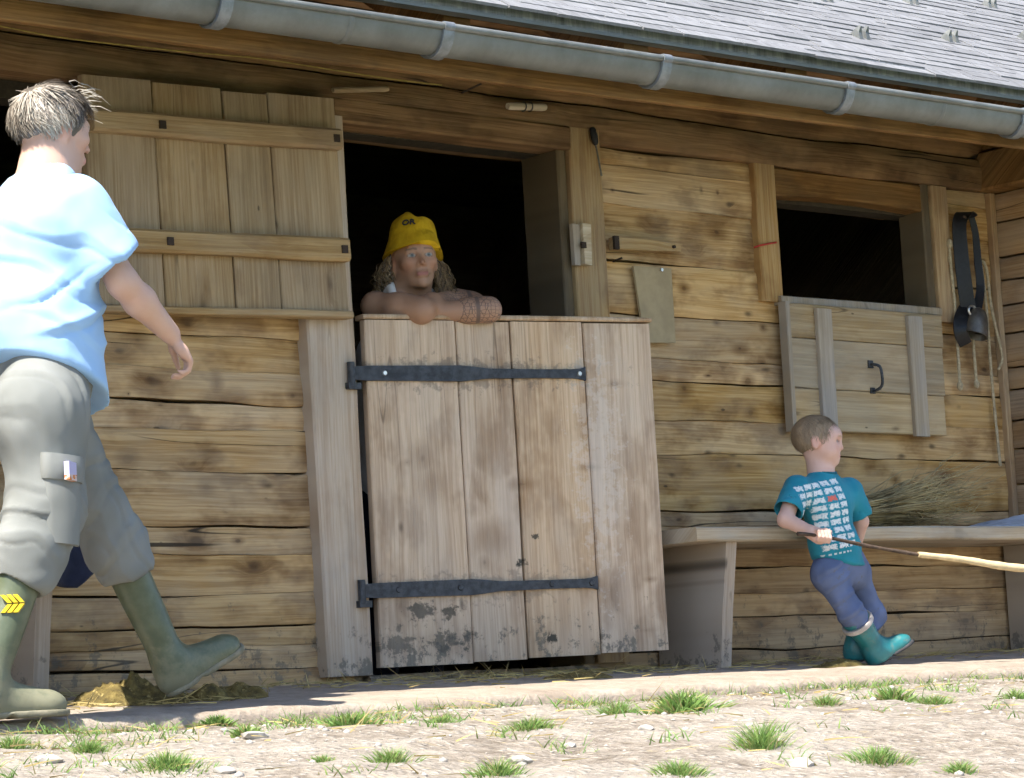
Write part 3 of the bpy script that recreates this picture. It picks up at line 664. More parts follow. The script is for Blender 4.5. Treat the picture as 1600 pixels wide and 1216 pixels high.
# ------------------------------------------------------------------ things hung on the wall
M['leather'] = plain('black_leather', (.012, .012, .014), .5, 0, .3, 60)
M['bellmetal'] = plain('tarnished_bell_metal', (.16, .15, .135), .45, .7, .3, 25)
M['rope'] = plain('hemp_rope', (.42, .35, .235), .9, 0, .25, 90, .5)
def band(pts, half, t, wdir=Vector((1, 0, 0))):
    pts = catmull(pts, 6); rr = []
    for i, p in enumerate(pts):
        d = (pts[min(i+1, len(pts)-1)]-pts[max(i-1, 0)]).normalized(); n = d.cross(wdir).normalized(); w = n.cross(d).normalized()
        h = half[0]+(half[1]-half[0])*i/(len(pts)-1)
        rr.append([p-w*h-n*t, p+w*h-n*t, p+w*h+n*t, p-w*h+n*t])
    return rr
def bellthing():
    top = V(1505, 338, -.03); b = empty('cow_bell', tuple(top)); tag(b, 'dark metal cow bell hanging on a black leather strap beside the window', 'cow bell')
    def put(o): o.parent = b; o.matrix_parent_inverse = Matrix.Translation(-Vector(b.location)); return o
    mm = MB(); W = Vector((.85, -.5, 0)).normalized()
    mm.rings(band([V(1518, 340, -.028), V(1507, 334, -.040), V(1499, 350, -.052), V(1502, 400, -.058), V(1508, 450, -.058), V(1514, 487, -.055)], (.026, .030), .003, W))
    mm.rings(band([V(1518, 340, -.028), V(1524, 365, -.030), V(1528, 410, -.034), V(1532, 450, -.04), V(1527, 482, -.05)], (.011, .018), .003, W))
    put(mm.build('strap', M['leather'], None, 50))
    mm = MB(); mm.rings(band([V(1509, 482, -.052), V(1501, 500, -.062), V(1501, 520, -.068), V(1509, 538, -.058)], (.028, .024), .004, W))
    put(mm.build('strap_tail', M['leather'], None, 50))
    c = V(1527, 505, -.085); prof = [(.0, .062), (.012, .060), (.030, .050), (.042, .028), (.049, .0), (.052, -.03), (.054, -.052), (.050, -.052), (.046, -.03)]
    rr = []
    tilt = Matrix.Rotation(R(18), 3, 'Y')
    for r_, z_ in prof: rr.append([c+tilt @ Vector((r_*math.cos(a)*1.0, r_*math.sin(a)*.75, z_)) for a in np.linspace(0, 2*math.pi, 20, endpoint=False)])
    mm = MB(); mm.rings(rr, False); put(mm.build('bell', M['bellmetal'], None, 50))
    mm = MB(); k0 = V(1516, 486, -.075); mm.tube([k0+Vector((.022*math.cos(a), -.01, .018*math.sin(a))) for a in np.linspace(0, 6.28, 14)], .0045, 6); put(mm.build('buckle', M['screw'], None, 60))
    mm = MB(); mm.tube([V(1507, 344, .02), V(1507, 340, -.06)], .008, 8); put(mm.build('peg', M['rust'], None, 60))
bellthing()
def rope(name, pts, label, r=.0065, knots=()):
    mm = MB(); cp = catmull([V(*p) for p in pts], 7); mm.tube(cp, [r*(1+.10*math.sin(i*1.9)) for i in range(len(cp))], 8)
    for p in knots:
        c = V(*p); rr = []
        for th in np.linspace(-1.35, 1.35, 6): rr.append([c+Vector((math.cos(a)*math.cos(th)*r*2.2, math.sin(a)*math.cos(th)*r*1.8, math.sin(th)*r*3.0)) for a in np.linspace(0, 6.283, 9, endpoint=False)])
        mm.rings(rr)
    return tag(mm.build(name, M['rope'], None, 60), label, 'rope', 'ropes hung beside the window')
rope('hanging_rope', [(1484, 380, -.022), (1484, 400, -.030), (1491, 470, -.030), (1496, 540, -.030), (1500, 605, -.028)], 'knotted rope hanging nearest the window post, left of the bell', .0065, ((1484, 381, -.03), (1500, 603, -.028)))
rope('hanging_rope', [(1516, 480, -.02), (1521, 540, -.026), (1526, 602, -.026)], 'short knotted rope end below the bell', .006, ((1526, 600, -.026),))
rope('hanging_rope', [(1534, 408, -.02), (1541, 420, -.032), (1549, 480, -.034), (1560, 530, -.035), (1566, 560, -.036), (1560, 578, -.034)], 'curled rope end hanging in the corner by the side wall', .006)
rope('hanging_rope', [(1533, 415, -.016), (1541, 480, -.022), (1547, 560, -.024), (1552, 620, -.024), (1558, 680, -.024), (1563, 728, -.022)], 'longest rope, hanging right of the bell almost to the bench', .006)

# ------------------------------------------------------------------ small things fixed to the wall
mm = MB(); p0, p1_ = at(988, 416, -.016), at(1047, 420, -.016); p2_, p3_ = at(1054, 536, -.016), at(1006, 536, -.016)
P4 = [Vector(p) for p in (p0, p1_, p2_, p3_)]
mm.rings([[p+Vector((0, -.006, 0)) for p in P4], [p+Vector((0, .003, 0)) for p in P4]])
M['card'] = plain('weathered_card', (.37, .295, .18), .9, 0, .12, 14, .2)
notice = mm.build('notice_board', M['card']); tag(notice, 'plain blank tan board pinned to the logs right of the half door', 'notice board')
pn = MB(); q = V(1033, 422, -.024); pn.tube([q, q+Vector((0, -.006, 0))], .006, 8); o = pn.build('pin', M['screw']); o.parent = notice
def rod(name, a, b, r, material, label, cat, n=10, sq=False, jag=.0):
    mm = MB(); a = Vector(a); b = Vector(b); pts = [a.lerp(b, t) for t in (0, .08, .3, .55, .8, .94, 1)]
    mm.tube(pts, [r*.86, r, r*1.03, r*.98, r*1.02, r, r*.85], 4 if sq else n); return tag(mm.build(name, material, None, 40), label, cat)
t1 = rod('wooden_toggle', at(793, 166, -.062), at(852, 168, -.062), .0125, M['pale_wood'], 'pale wooden toggle wired to the beam above the door opening', 'wooden toggle')
mm = MB()
for px in (818, 828):
    c = V(px, 167, -.062); mm.tube([c+Vector((0, .015*math.cos(a), .015*math.sin(a))) for a in np.linspace(0, 6.28, 12)], .0022, 5)
o = mm.build('wire', M['iron'], None, 60); o.parent = t1
rod('wooden_toggle', at(520, 141, -.060), at(606, 139, -.060), .0095, M['batten'], 'brown wooden toggle on the beam beside the top of the upper door', 'wooden toggle')
tb = MB(); a, b = V(957, 380, -.028), V(1062, 388, -.028)
tb.rings([[a+Vector((0, -.012, -.022)), a+Vector((0, .018, -.022)), a+Vector((0, .018, .020)), a+Vector((0, -.012, .020))], [a.lerp(b, .5)+Vector((0, -.016, -.020)), a.lerp(b, .5)+Vector((0, .018, -.020)), a.lerp(b, .5)+Vector((0, .018, .018)), a.lerp(b, .5)+Vector((0, -.016, .018))], [b+Vector((0, -.006, -.012)), b+Vector((0, .018, -.012)), b+Vector((0, .018, .010)), b+Vector((0, -.006, .010))]])
o = tag(tb.build('wooden_turnbuckle', M['batten'], None, 40), 'tapered wooden turnbuckle nailed to the logs above the notice board', 'turnbuckle')
e = MB(); c = V(964, 379, -.044); e.box(c.x-.014, c.x+.008, c.y-.004, c.y+.006, c.z-.024, c.z+.022); e.build('iron_clasp', M['rust'], o)
e = MB(); c = V(1052, 386, -.038); e.tube([c, c+Vector((0, -.008, 0))], .006, 7); e.build('nail', M['rust'], o)
lt = empty('door_latch', tuple(V(905, 418, -.03))); tag(lt, 'upright wooden latch of two bars on the right door post', 'latch')
for nm, xa, xb, ya, yb, mt in (('latch_bar', 892, 903, -.048, -.031, 'hatch_batten'), ('latch_bar', 904, 917, -.060, -.031, 'pale_wood')):
    a0, a1 = at(xa, 350, -.04), at(xb, 352, -.04); b0, b1 = at(xa+4, 414, -.04), at(xb+2, 416, -.04)
    rr = [[(a0[0], ya, a0[2]), (a1[0], ya, a1[2]), (a1[0], yb, a1[2]), (a0[0], yb, a0[2])], [(b0[0], ya, b0[2]), (b1[0], ya, b1[2]), (b1[0], yb, b1[2]), (b0[0], yb, b0[2])]]
    mm = MB(); mm.rings(rr); o = mm.build(nm, M[mt]); o.parent = lt; o.matrix_parent_inverse = Matrix.Translation(-Vector(lt.location))
c = V(912, 383, -.062); mm = MB(); mm.box(c.x-.010, c.x+.009, c.y-.004, c.y+.004, c.z-.010, c.z+.010); o = mm.build('nail', M['rust']); o.parent = lt; o.matrix_parent_inverse = Matrix.Translation(-Vector(lt.location))
sd = empty('screwdriver', tuple(V(928, 240, -.045))); tag(sd, 'black-handled screwdriver stuck behind the top of the right door post', 'screwdriver')
a, b, c = V(925, 199, -.045), V(931, 227, -.045), V(940, 275, -.045)
mm = MB(); mm.tube([a, a.lerp(b, .15), a.lerp(b, .5), a.lerp(b, .85), b], [.007, .0115, .0125, .011, .006], 10); o = mm.build('grip', M['leather'], None, 50); o.parent = sd; o.matrix_parent_inverse = Matrix.Translation(-Vector(sd.location))
mm = MB(); mm.tube([b, b.lerp(c, .8), c], [.0032, .003, .0035], 8); o = mm.build('shaft', M['bellmetal'], None, 50); o.parent = sd; o.matrix_parent_inverse = Matrix.Translation(-Vector(sd.location))
M['red'] = plain('red_string', (.45, .04, .03), .8)
mm = MB(); mm.tube([V(1178, 387, -.01), V(1186, 384, -.026), V(1200, 381, -.026), V(1213, 379, -.024)], .0035, 6); tag(mm.build('red_string', M['red'], None, 60), 'short red string tied across the left window post', 'string')
M['yellow'] = plain('yellow_twine', (.36, .27, .07), .8)
mm = MB(); mm.tube(catmull([V(-160, 12, -.055), V(0, 41, -.055), V(90, 58, -.056), V(190, 70, -.056), V(300, 82, -.056), V(400, 91, -.055), V(480, 103, -.054), V(600, 122, -.050), V(690, 133, -.046)], 5), .0026, 5)
tag(mm.build('yellow_twine', M['yellow'], None, 60), 'thin yellow twine strung along the top beam at the left', 'twine')
for (xa, ya, xb, yb) in ((722, 145, 752, 131), (878, 139, 900, 131), (958, 409, 972, 403)):
    mm = MB(); yy = -.05 if ya < 300 else -.03; mm.tube([V(xa, ya, yy+.02), V(xa+2, ya-1, yy-.004), V(xb, yb, yy-.035)], .0035, 6); mm.build('bent_nail', M['rust'], barn, 60)

# ------------------------------------------------------------------ ground cover
M['grass'] = None
g = G('grass_blade'); at_ = g.node('ShaderNodeAttribute', attribute_name='Col')
M['grass'] = g.out(at_.outputs['Color'], .6, None, spec=.25)
_b = [n for n in g.t.nodes if n.type == 'BSDF_PRINCIPLED'][0]; _o = [n for n in g.t.nodes if n.type == 'OUTPUT_MATERIAL'][0]
_t = g.node('ShaderNodeBsdfTranslucent'); g.put(_t.inputs[0], at_.outputs['Color']); _m = g.node('ShaderNodeMixShader'); _m.inputs[0].default_value = .4
g.t.links.new(_b.outputs[0], _m.inputs[1]); g.t.links.new(_t.outputs[0], _m.inputs[2]); g.t.links.new(_m.outputs[0], _o.inputs[0])
g = G('straw'); at_ = g.node('ShaderNodeAttribute', attribute_name='Col'); M['straw'] = g.out(at_.outputs['Color'], .7, None, spec=.3)
def set_cols(me, cols):
    ca = me.color_attributes.new('Col', 'FLOAT_COLOR', 'POINT')
    arr = np.ones((len(me.vertices), 4), np.float32); arr[:, :3] = np.asarray(cols, np.float32)[:, :3]; ca.data.foreach_set('color', arr.ravel())
class Blades:
    def __init__(s): s.v = []; s.f = []; s.c = []
    def blade(s, p, d, L, w, bend, col, rnd, seg=3):
        p = Vector(p); d = Vector(d).normalized(); side = d.cross(Vector((rnd.gauss(0, 1), rnd.gauss(0, 1), .2))).normalized()
        out = Vector((d.x, d.y, 0)); out = out.normalized() if out.length > 1e-4 else Vector((1, 0, 0))
        n = len(s.v)
        for i in range(seg+1):
            t = i/seg; q = p+d*L*t+out*bend*L*t*t-Vector((0, 0, abs(bend)*L*.45*t*t)); ww = w*(1-t)**.7*.5
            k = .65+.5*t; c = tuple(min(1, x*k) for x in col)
            if i < seg: s.v += [q-side*ww, q+side*ww]; s.c += [c, c]
            else: s.v.append(q); s.c.append(c)
        for i in range(seg-1): a = n+2*i; s.f.append((a, a+1, a+3, a+2))
        a = n+2*(seg-1); s.f.append((a, a+1, a+2))
    def build(s, name, material, parent=None):
        me = mesh_from(s.v, s.f, name, False); set_cols(me, s.c); return link(name, me, material, parent)
def gcol(r):
    k = r.random()
    if k < .14: return (.42, .37, .18)
    if k < .6: return (.22+.07*r.random(), .34+.08*r.random(), .11)
    return (.14+.05*r.random(), .25+.07*r.random(), .075)
def tuft(px, py, wpx, hpx, label, seed, leafy=False):
    r = random.Random(seed); p = on_ground(px, py); d = float(np.dot(np.asarray(p)-CAM, FWD)); sc = d/F_PX
    w = wpx*sc*.5; h = hpx*sc*.70; B = Blades(); n = int(90+wpx*4.0)
    root = Vector((p[0], p[1], ground_full(p[0], p[1])))
    for i in range(n):
        a = r.uniform(0, 6.283); q = w*min(1.3, abs(r.gauss(0, .5))); x = p[0]+q*math.cos(a); y = p[1]+q*math.sin(a)*.8
        lean = Vector((math.cos(a)*q/w*.7+r.gauss(0, .25), math.sin(a)*q/w*.7+r.gauss(0, .25), 1))
        L = h*r.uniform(.3, 1.1)*(1-.35*(q/max(w, 1e-3)))
        B.blade((x, y, ground_full(x, y)-.004), lean, L, r.uniform(.0018, .0038)*(2.6 if leafy else 1), r.uniform(.1, .6), gcol(r), r)
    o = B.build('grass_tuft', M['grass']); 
    for v_ in o.data.vertices: v_.co -= root
    o.location = root
    return tag(o, label, 'leafy weed' if leafy else 'grass tuft', 'grass tufts in the gravel below the ledge')
TUFTS = [(22, 1172, 70, 45, 'small grass tuft at the left edge of the gravel below the flat boot'),
 (140, 1172, 80, 42, 'loose grass tuft in the gravel right of the flat green boot'),
 (262, 1206, 150, 52, 'broad grass tuft near the bottom edge below the raised boot'),
 (340, 1134, 70, 34, 'low leafy weed at the ledge below the toe of the raised boot', True),
 (385, 1150, 40, 42, 'thin leafy weed beside a pale stone right of the raised boot', True),
 (548, 1135, 95, 46, 'pale green weedy tuft at the ledge below the left door post', True),
 (690, 1130, 60, 30, 'small low tuft at the ledge below the half door planks'),
 (828, 1136, 105, 44, 'dense dark green tuft in the gravel below the middle of the half door'),
 (962, 1112, 80, 46, 'sprawling tuft against the ledge below the right part of the half door'),
 (1066, 1112, 120, 66, 'large bushy tuft growing over the ledge right of the half door', True),
 (1190, 1172, 96, 86, 'tallest bright green tuft standing alone below the bench support'),
 (1290, 1102, 52, 40, 'small tuft at the ledge just left of the child boots'),
 (1395, 1092, 62, 50, 'bushy tuft at the ledge right below the raised child boot', True),
 (1458, 1096, 70, 38, 'spiky low tuft at the ledge right of the child boots'),
 (1372, 1186, 120, 50, 'wide sparse tuft low in the gravel below the child'),
 (1502, 1210, 62, 42, 'short tuft in the bottom right corner of the gravel'),
 (1062, 1212, 100, 50, 'bright tuft at the bottom edge below the large bushy one'),
 (778, 1214, 84, 58, 'upright tuft at the bottom edge below the dense dark green one'),
 (610, 1192, 76, 50, 'feathery tuft in the gravel below the left end of the half door'),
 (505, 1190, 44, 28, 'tiny tuft in the gravel left of the feathery one'),
 (1584, 1094, 50, 32, 'small tuft at the ledge by the right edge of the picture')]
for i, t in enumerate(TUFTS): tuft(t[0], t[1], t[2], t[3], t[4], 500+i, len(t) > 5)
# sparse grass and straw litter: nobody could count it
r = random.Random(77); B = Blades()
for cl in range(420):
    cx, cy = r.uniform(-4.2, 2.6), -1.03-abs(r.gauss(0, .75))
    if cl % 3 == 0: cy = -1.02-abs(r.gauss(0, .05))
    if mnoise.noise(Vector((cx*1.7, cy*1.7, 5))) < -.12 and cl % 3: continue
    for i in range(r.randint(8, 22)):
        x, y = cx+r.gauss(0, .03), cy+r.gauss(0, .025)
        if y > -1.0: continue
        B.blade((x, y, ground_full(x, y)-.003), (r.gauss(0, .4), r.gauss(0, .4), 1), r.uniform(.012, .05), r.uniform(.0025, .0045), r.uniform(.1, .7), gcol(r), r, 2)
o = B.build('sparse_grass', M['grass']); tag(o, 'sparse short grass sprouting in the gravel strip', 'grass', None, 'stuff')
def top_z(x, y): return ledge_z(y) if y > ledge_front(x)+.02 else ground_full(x, y)
B = Blades()
def scol(r): k = r.uniform(.6, 1.15); return (.52*k, .40*k, .16*k)
for i in range(1500):
    k = r.random()
    if k < .52: x, y = r.uniform(-3.2, 2.5), -.04-abs(r.gauss(0, .20))
    elif k < .62: x, y = r.gauss(-1.95, .2), r.gauss(-.58, .10)
    elif k < .72: x, y = r.gauss(-.2, .35), r.gauss(-.30, .12)
    else: x, y = r.uniform(-4, 2.6), -1.0-abs(r.gauss(0, .8))
    if y > -.02: continue
    a = r.uniform(0, 6.283); up = abs(r.gauss(0, .10)) if r.random() < .88 else r.uniform(.3, .9)
    B.blade((x, y, top_z(x, y)+.003+.006*r.random()), (math.cos(a), math.sin(a)*.8, up), r.uniform(.03, .11), r.uniform(.0025, .0042), r.gauss(0, .12), scol(r), r, 2)
o = B.build('straw_litter', M['straw']); tag(o, 'loose straw scattered over the ledge and gravel', 'straw', None, 'stuff')
# stones
def stone_mesh(rad, seed, sub=2):
    bm = bmesh.new(); bmesh.ops.create_icosphere(bm, subdivisions=sub, radius=1.0)
    for v_ in bm.verts:
        n = mnoise.noise(v_.co*1.1+Vector((seed*3.1, seed, 2)))*.38+mnoise.noise(v_.co*2.9+Vector((seed, 5, seed)))*.14
        v_.co = v_.co*(1+n); v_.co.x *= rad[0]; v_.co.y *= rad[1]; v_.co.z *= rad[2]
    me = bpy.data.meshes.new('stone'); bm.to_mesh(me); bm.free(); return me
M['stone'] = plain('pale_limestone', (.37, .345, .31), .9, 0, .22, 22, .5)
for i, (px, py, wp, lab) in enumerate(((398, 1158, 44, 'pale angular stone in the gravel right of the raised boot'), (812, 1188, 40, 'flat pale stone below the dense dark green tuft'), (700, 1122, 26, 'small pale stone at the ledge below the half door'),
                                       (890, 1162, 24, 'small grey stone in the gravel right of the dense tuft'), (1010, 1140, 30, 'half-buried pale stone left of the tall tuft'), (1250, 1196, 52, 'broad flat pale stone at the bottom right of the tall tuft'), (350, 1208, 38, 'pale stone near the bottom edge right of the broad tuft'), (75, 1186, 46, 'flat whitish stone at the lower left corner'))):
    p = on_ground(px, py); sc = float(np.dot(p-CAM, FWD))/F_PX; w = wp*sc*.5
    o = link('stone', stone_mesh((w, w*.8, w*.42), i+1), M['stone'], None, 40); o.location = (p[0], p[1], ground_full(p[0], p[1])+w*.10); tag(o, lab, 'stone', 'stones lying in the gravel')
mm = MB(); base = [stone_mesh((1, .85, .6), 20+k, 1) for k in range(4)]
bv = [([v_.co.copy() for v_ in b.vertices], [tuple(p.vertices) for p in b.polygons]) for b in base]
for b in base: bpy.data.meshes.remove(b)
for i in range(1300):
    x, y = r.uniform(-4.4, 2.6), -1.0-abs(r.gauss(0, .9)); s_ = .003+.010*r.random()**3.5; vv, ff = bv[i % 4]; rot = Matrix.Rotation(r.uniform(0, 6), 3, 'Z'); z = ground_full(x, y)
    mm.add([Vector((x, y, z))+rot @ v_*s_ for v_ in vv], ff)
tag(mm.build('pebbles', M['stone'], None, 180, False), 'small pebbles strewn in the gravel', 'pebbles', None, 'stuff')
# manure
g = G('manure'); c = g.coord(); a = g.noise(c, 30, 6, .7); b = g.noise(g.vmath('MULTIPLY', c, (40, 40, 14)), 1, 3, .7)
k = g.ramp(a, [(.3, (.045, .035, .012)), (.5, (.13, .095, .025)), (.7, (.25, .19, .06))])
k = g.mix(g.mr(b, .58, .66, 0, .8), k, (.42, .32, .12)); M['manure'] = g.out(k, .75, g.bump(a, .8, .015), spec=.35)
def heap(x, y, w, d, h, seed, label):
    v = []; f = []; n = 60; m_ = 26
    for j in range(m_):
        for i in range(n):
            u, t = 2*i/(n-1)-1, 2*j/(m_-1)-1; rr = math.sqrt(u*u+t*t); e = max(0, 1-rr**2.2)
            px, py = x+u*w, y+t*d
            z = ledge_z(py)-.004+h*e**.45*(.62+.75*mnoise.noise(Vector((px*8, py*8, seed))))+e*.32*h*mnoise.noise(Vector((px*26, py*26, seed)))+e*.16*h*mnoise.noise(Vector((px*70, py*70, seed)))
            v.append((px, py, z))
    for j in range(m_-1):
        for i in range(n-1): f.append((j*n+i, j*n+i+1, (j+1)*n+i+1, (j+1)*n+i))
    o = link('manure_heap', mesh_from(v, f, 'heap', False), M['manure'], None, 180); return tag(o, label, 'manure', 'manure on the ledge')
q = at(205, 1085, -.56); heap(q[0], -.56, .17, .10, .085, 3, 'straw-strewn manure heap behind the raised boot')
q = at(352, 1085, -.52); heap(q[0], -.52, .13, .09, .058, 5, 'dark manure heap just right of the raised boot')
q = at(905, 1058, -.42); heap(q[0], -.42, .13, .08, .035, 7, 'low manure pat below the right corner of the half door')
q = at(1305, 1042, -.50); heap(q[0], -.50, .14, .06, .028, 9, 'flat manure pat beside the child boots')
# ------------------------------------------------------------------ sculpting with smooth unions on a grid, then surface nets
class Field:
    def __init__(s, lo, hi, h):
        s.h = h; s.lo = np.array(lo, float); s.n = np.ceil((np.array(hi)-s.lo)/h).astype(int)+1
        s.ax = [s.lo[i]+h*np.arange(s.n[i]) for i in range(3)]
        s.f = np.full(tuple(s.n), 1.0, np.float32)
    def _do(s, fun, lo, hi, k, op):
        m = k+3*s.h
        i0 = np.clip(np.floor((np.array(lo)-m-s.lo)/s.h).astype(int), 0, s.n-1); i1 = np.clip(np.ceil((np.array(hi)+m-s.lo)/s.h).astype(int)+1, 1, s.n)
        if np.any(i1 <= i0): return
        sl = tuple(slice(a, b) for a, b in zip(i0, i1))
        X = s.ax[0][sl[0]][:, None, None]; Y = s.ax[1][sl[1]][None, :, None]; Z = s.ax[2][sl[2]][None, None, :]
        d = fun(X, Y, Z).astype(np.float32); a = s.f[sl]; k = max(k, 1e-5)
        if op == 's': d = -d; hh = np.clip(k-np.abs(a-d), 0, None)/k; s.f[sl] = np.maximum(a, d)+hh*hh*k*.25
        elif op == 'i': hh = np.clip(k-np.abs(a-d), 0, None)/k; s.f[sl] = np.maximum(a, d)+hh*hh*k*.25
        else: hh = np.clip(k-np.abs(a-d), 0, None)/k; s.f[sl] = np.minimum(a, d)-hh*hh*k*.25
    def cone(s, a, b, ra, rb, k=.01, flat=None, op='u'):
        a = np.array(a, float); b = np.array(b, float)
        def tr(x, y, z):
            if flat is None: return x, y, z
            n = np.array(flat[0], float); n /= np.linalg.norm(n); w = 1/flat[1]-1; q = (x-a[0])*n[0]+(y-a[1])*n[1]+(z-a[2])*n[2]
            return x+n[0]*q*w, y+n[1]*q*w, z+n[2]*q*w
        bb = np.array(tr(*b)); ab = bb-a; L2 = max(ab@ab, 1e-9)
        def fun(X, Y, Z):
            x, y, z = tr(X, Y, Z); x = x-a[0]; y = y-a[1]; z = z-a[2]
            t = np.clip((x*ab[0]+y*ab[1]+z*ab[2])/L2, 0, 1)
            return np.sqrt((x-ab[0]*t)**2+(y-ab[1]*t)**2+(z-ab[2]*t)**2)-(ra+(rb-ra)*t)
        r = max(ra, rb)*max(1, flat[1] if flat else 1); s._do(fun, np.minimum(a, b)-r, np.maximum(a, b)+r, k, op)
    def ell(s, c, r, k=.01, frame=None, op='u'):
        c = np.array(c, float); r = np.array(r, float); Fm = np.eye(3) if frame is None else np.array(frame, float)
        def fun(X, Y, Z):
            x, y, z = X-c[0], Y-c[1], Z-c[2]; q = [x*Fm[i][0]+y*Fm[i][1]+z*Fm[i][2] for i in range(3)]
            k0 = np.sqrt(sum((q[i]/r[i])**2 for i in range(3))); k1 = np.sqrt(sum((q[i]/r[i]**2)**2 for i in range(3)))+1e-9
            return k0*(k0-1)/k1
        R_ = r.max(); s._do(fun, c-R_, c+R_, k, op)
    def plane(s, p, n, k=.004):          # cut away the side the normal points to
        p = np.array(p, float); n = np.array(n, float); n /= np.linalg.norm(n)
        s._do(lambda X, Y, Z: (X-p[0])*n[0]+(Y-p[1])*n[1]+(Z-p[2])*n[2], s.lo, s.lo+s.h*s.n, k, 'i')
    def mesh(s):
        f = s.f; ins = f < 0
        c = np.zeros(tuple(s.n-1), np.uint8)
        for dx in (0, 1):
            for dy in (0, 1):
                for dz in (0, 1): c += ins[dx:s.n[0]-1+dx, dy:s.n[1]-1+dy, dz:s.n[2]-1+dz]
        act = (c > 0) & (c < 8); I = np.argwhere(act); idx = -np.ones(act.shape, np.int64); idx[tuple(I.T)] = np.arange(len(I))
        acc = np.zeros((len(I), 3)); cnt = np.zeros(len(I))
        cor = [(x, y, z) for x in (0, 1) for y in (0, 1) for z in (0, 1)]
        val = {q: f[I[:, 0]+q[0], I[:, 1]+q[1], I[:, 2]+q[2]].astype(float) for q in cor}
        for q in cor:
            for a in range(3):
                if q[a] == 0:
                    p = list(q); p[a] = 1; p = tuple(p); v0, v1 = val[q], val[p]; mk = (v0 < 0) != (v1 < 0)
                    t = np.where(mk, v0/np.where(mk, v0-v1, 1), 0); pt = np.tile(np.array(q, float), (len(I), 1)); pt[:, a] = t
                    acc += pt*mk[:, None]; cnt += mk
        verts = s.lo+s.h*(I+acc/cnt[:, None]); faces = []
        for a in range(3):
            b, d = (a+1) % 3, (a+2) % 3
            sh = [slice(1, -1)]*3; sh[a] = slice(0, -1)
            A = ins[tuple(sh)]; sh2 = list(sh); sh2[a] = slice(1, None); Bq = ins[tuple(sh2)]
            E = np.argwhere(A != Bq)
            if not len(E): continue
            sgn = A[tuple(E.T)]; off = np.ones(3, int); off[a] = 0; E = E+off
            def cell(ob, od): q = E.copy(); q[:, b] += ob; q[:, d] += od; return idx[tuple(q.T)]
            Q = np.stack([cell(-1, -1), cell(0, -1), cell(0, 0), cell(-1, 0)], 1); Q = np.where(sgn[:, None], Q, Q[:, ::-1]); faces.append(Q)
        return verts, np.concatenate(faces)
def vnoise(P, fr, seed=0):
    P = np.asarray(P)*np.asarray(fr)+seed*17.13; i = np.floor(P).astype(np.int64); t = P-i; t = t*t*(3-2*t)
    def hsh(a): n = (a[:, 0]*73856093) ^ (a[:, 1]*19349663) ^ (a[:, 2]*83492791) ^ (seed*2654435); n = (n ^ (n >> 13))*1274126177 & 0x7fffffff; return (n % 10007)/10007.0
    r = 0
    for dx in (0, 1):
        for dy in (0, 1):
            for dz in (0, 1):
                w = (t[:, 0] if dx else 1-t[:, 0])*(t[:, 1] if dy else 1-t[:, 1])*(t[:, 2] if dz else 1-t[:, 2]); r = r+w*hsh(i+np.array([dx, dy, dz]))
    return r*2-1
def normals(v, f):
    n = np.zeros_like(v); a = np.cross(v[f[:, 2]]-v[f[:, 0]], v[f[:, 3]]-v[f[:, 1]])
    for j in range(4): np.add.at(n, f[:, j], a)
    return n/(np.linalg.norm(n, axis=1)[:, None]+1e-12)
def relax(v, f, it=2, w=.5):
    e = np.concatenate([f[:, [0, 1]], f[:, [1, 2]], f[:, [2, 3]], f[:, [3, 0]]]); e = np.concatenate([e, e[:, ::-1]])
    c = np.bincount(e[:, 0], minlength=len(v)).astype(float); c[c == 0] = 1
    for _ in range(it):
        a = np.stack([np.bincount(e[:, 0], v[e[:, 1], k], len(v)) for k in range(3)], 1)/c[:, None]; v = v+(a-v)*w
    return v
def flesh(name, fld, material, parent, disp=None, cols=None, it=2):
    v, f = fld.mesh(); v = relax(v, f, it)
    if disp is not None: v = v+normals(v, f)*disp(v)[:, None]
    me = bpy.data.meshes.new(name); me.vertices.add(len(v)); me.vertices.foreach_set('co', v.astype(np.float32).ravel())
    me.loops.add(f.size); me.loops.foreach_set('vertex_index', f.astype(np.int32).ravel()); me.polygons.add(len(f)); me.polygons.foreach_set('loop_start', np.arange(0, f.size, 4, dtype=np.int32))
    me.update(calc_edges=True); me.validate()
    if cols is not None: set_cols(me, cols(v, normals(v, f)))
    o = link(name, me, material, None, 180)
    if parent: o.parent = parent; o.matrix_parent_inverse = Matrix.Translation(-Vector(parent.location))
    return o
def sstep(x, a, b): t = np.clip((x-a)/(b-a), 0, 1); return t*t*(3-2*t)
g = G('skin'); at_ = g.node('ShaderNodeAttribute', attribute_name='Col'); c = g.coord(); n = g.noise(c, 120, 3, .6); n2 = g.noise(c, 22, 3, .6)
k = g.mix(g.mr(n2, .3, .7, 0, .18), at_.outputs['Color'], (.55, .25, .18))
M['skin'] = g.out(k, .52, g.bump(n, .12, .001), spec=.35)
g = G('hair'); at_ = g.node('ShaderNodeAttribute', attribute_name='Col'); M['hair'] = g.out(at_.outputs['Color'], .45, None, spec=.45)
def frame(fwd, up):
    f = np.array(fwd, float); f /= np.linalg.norm(f); u = np.array(up, float); u -= f*(u@f); u /= np.linalg.norm(u); return np.array([f, np.cross(u, f), u])   # forward, left, up
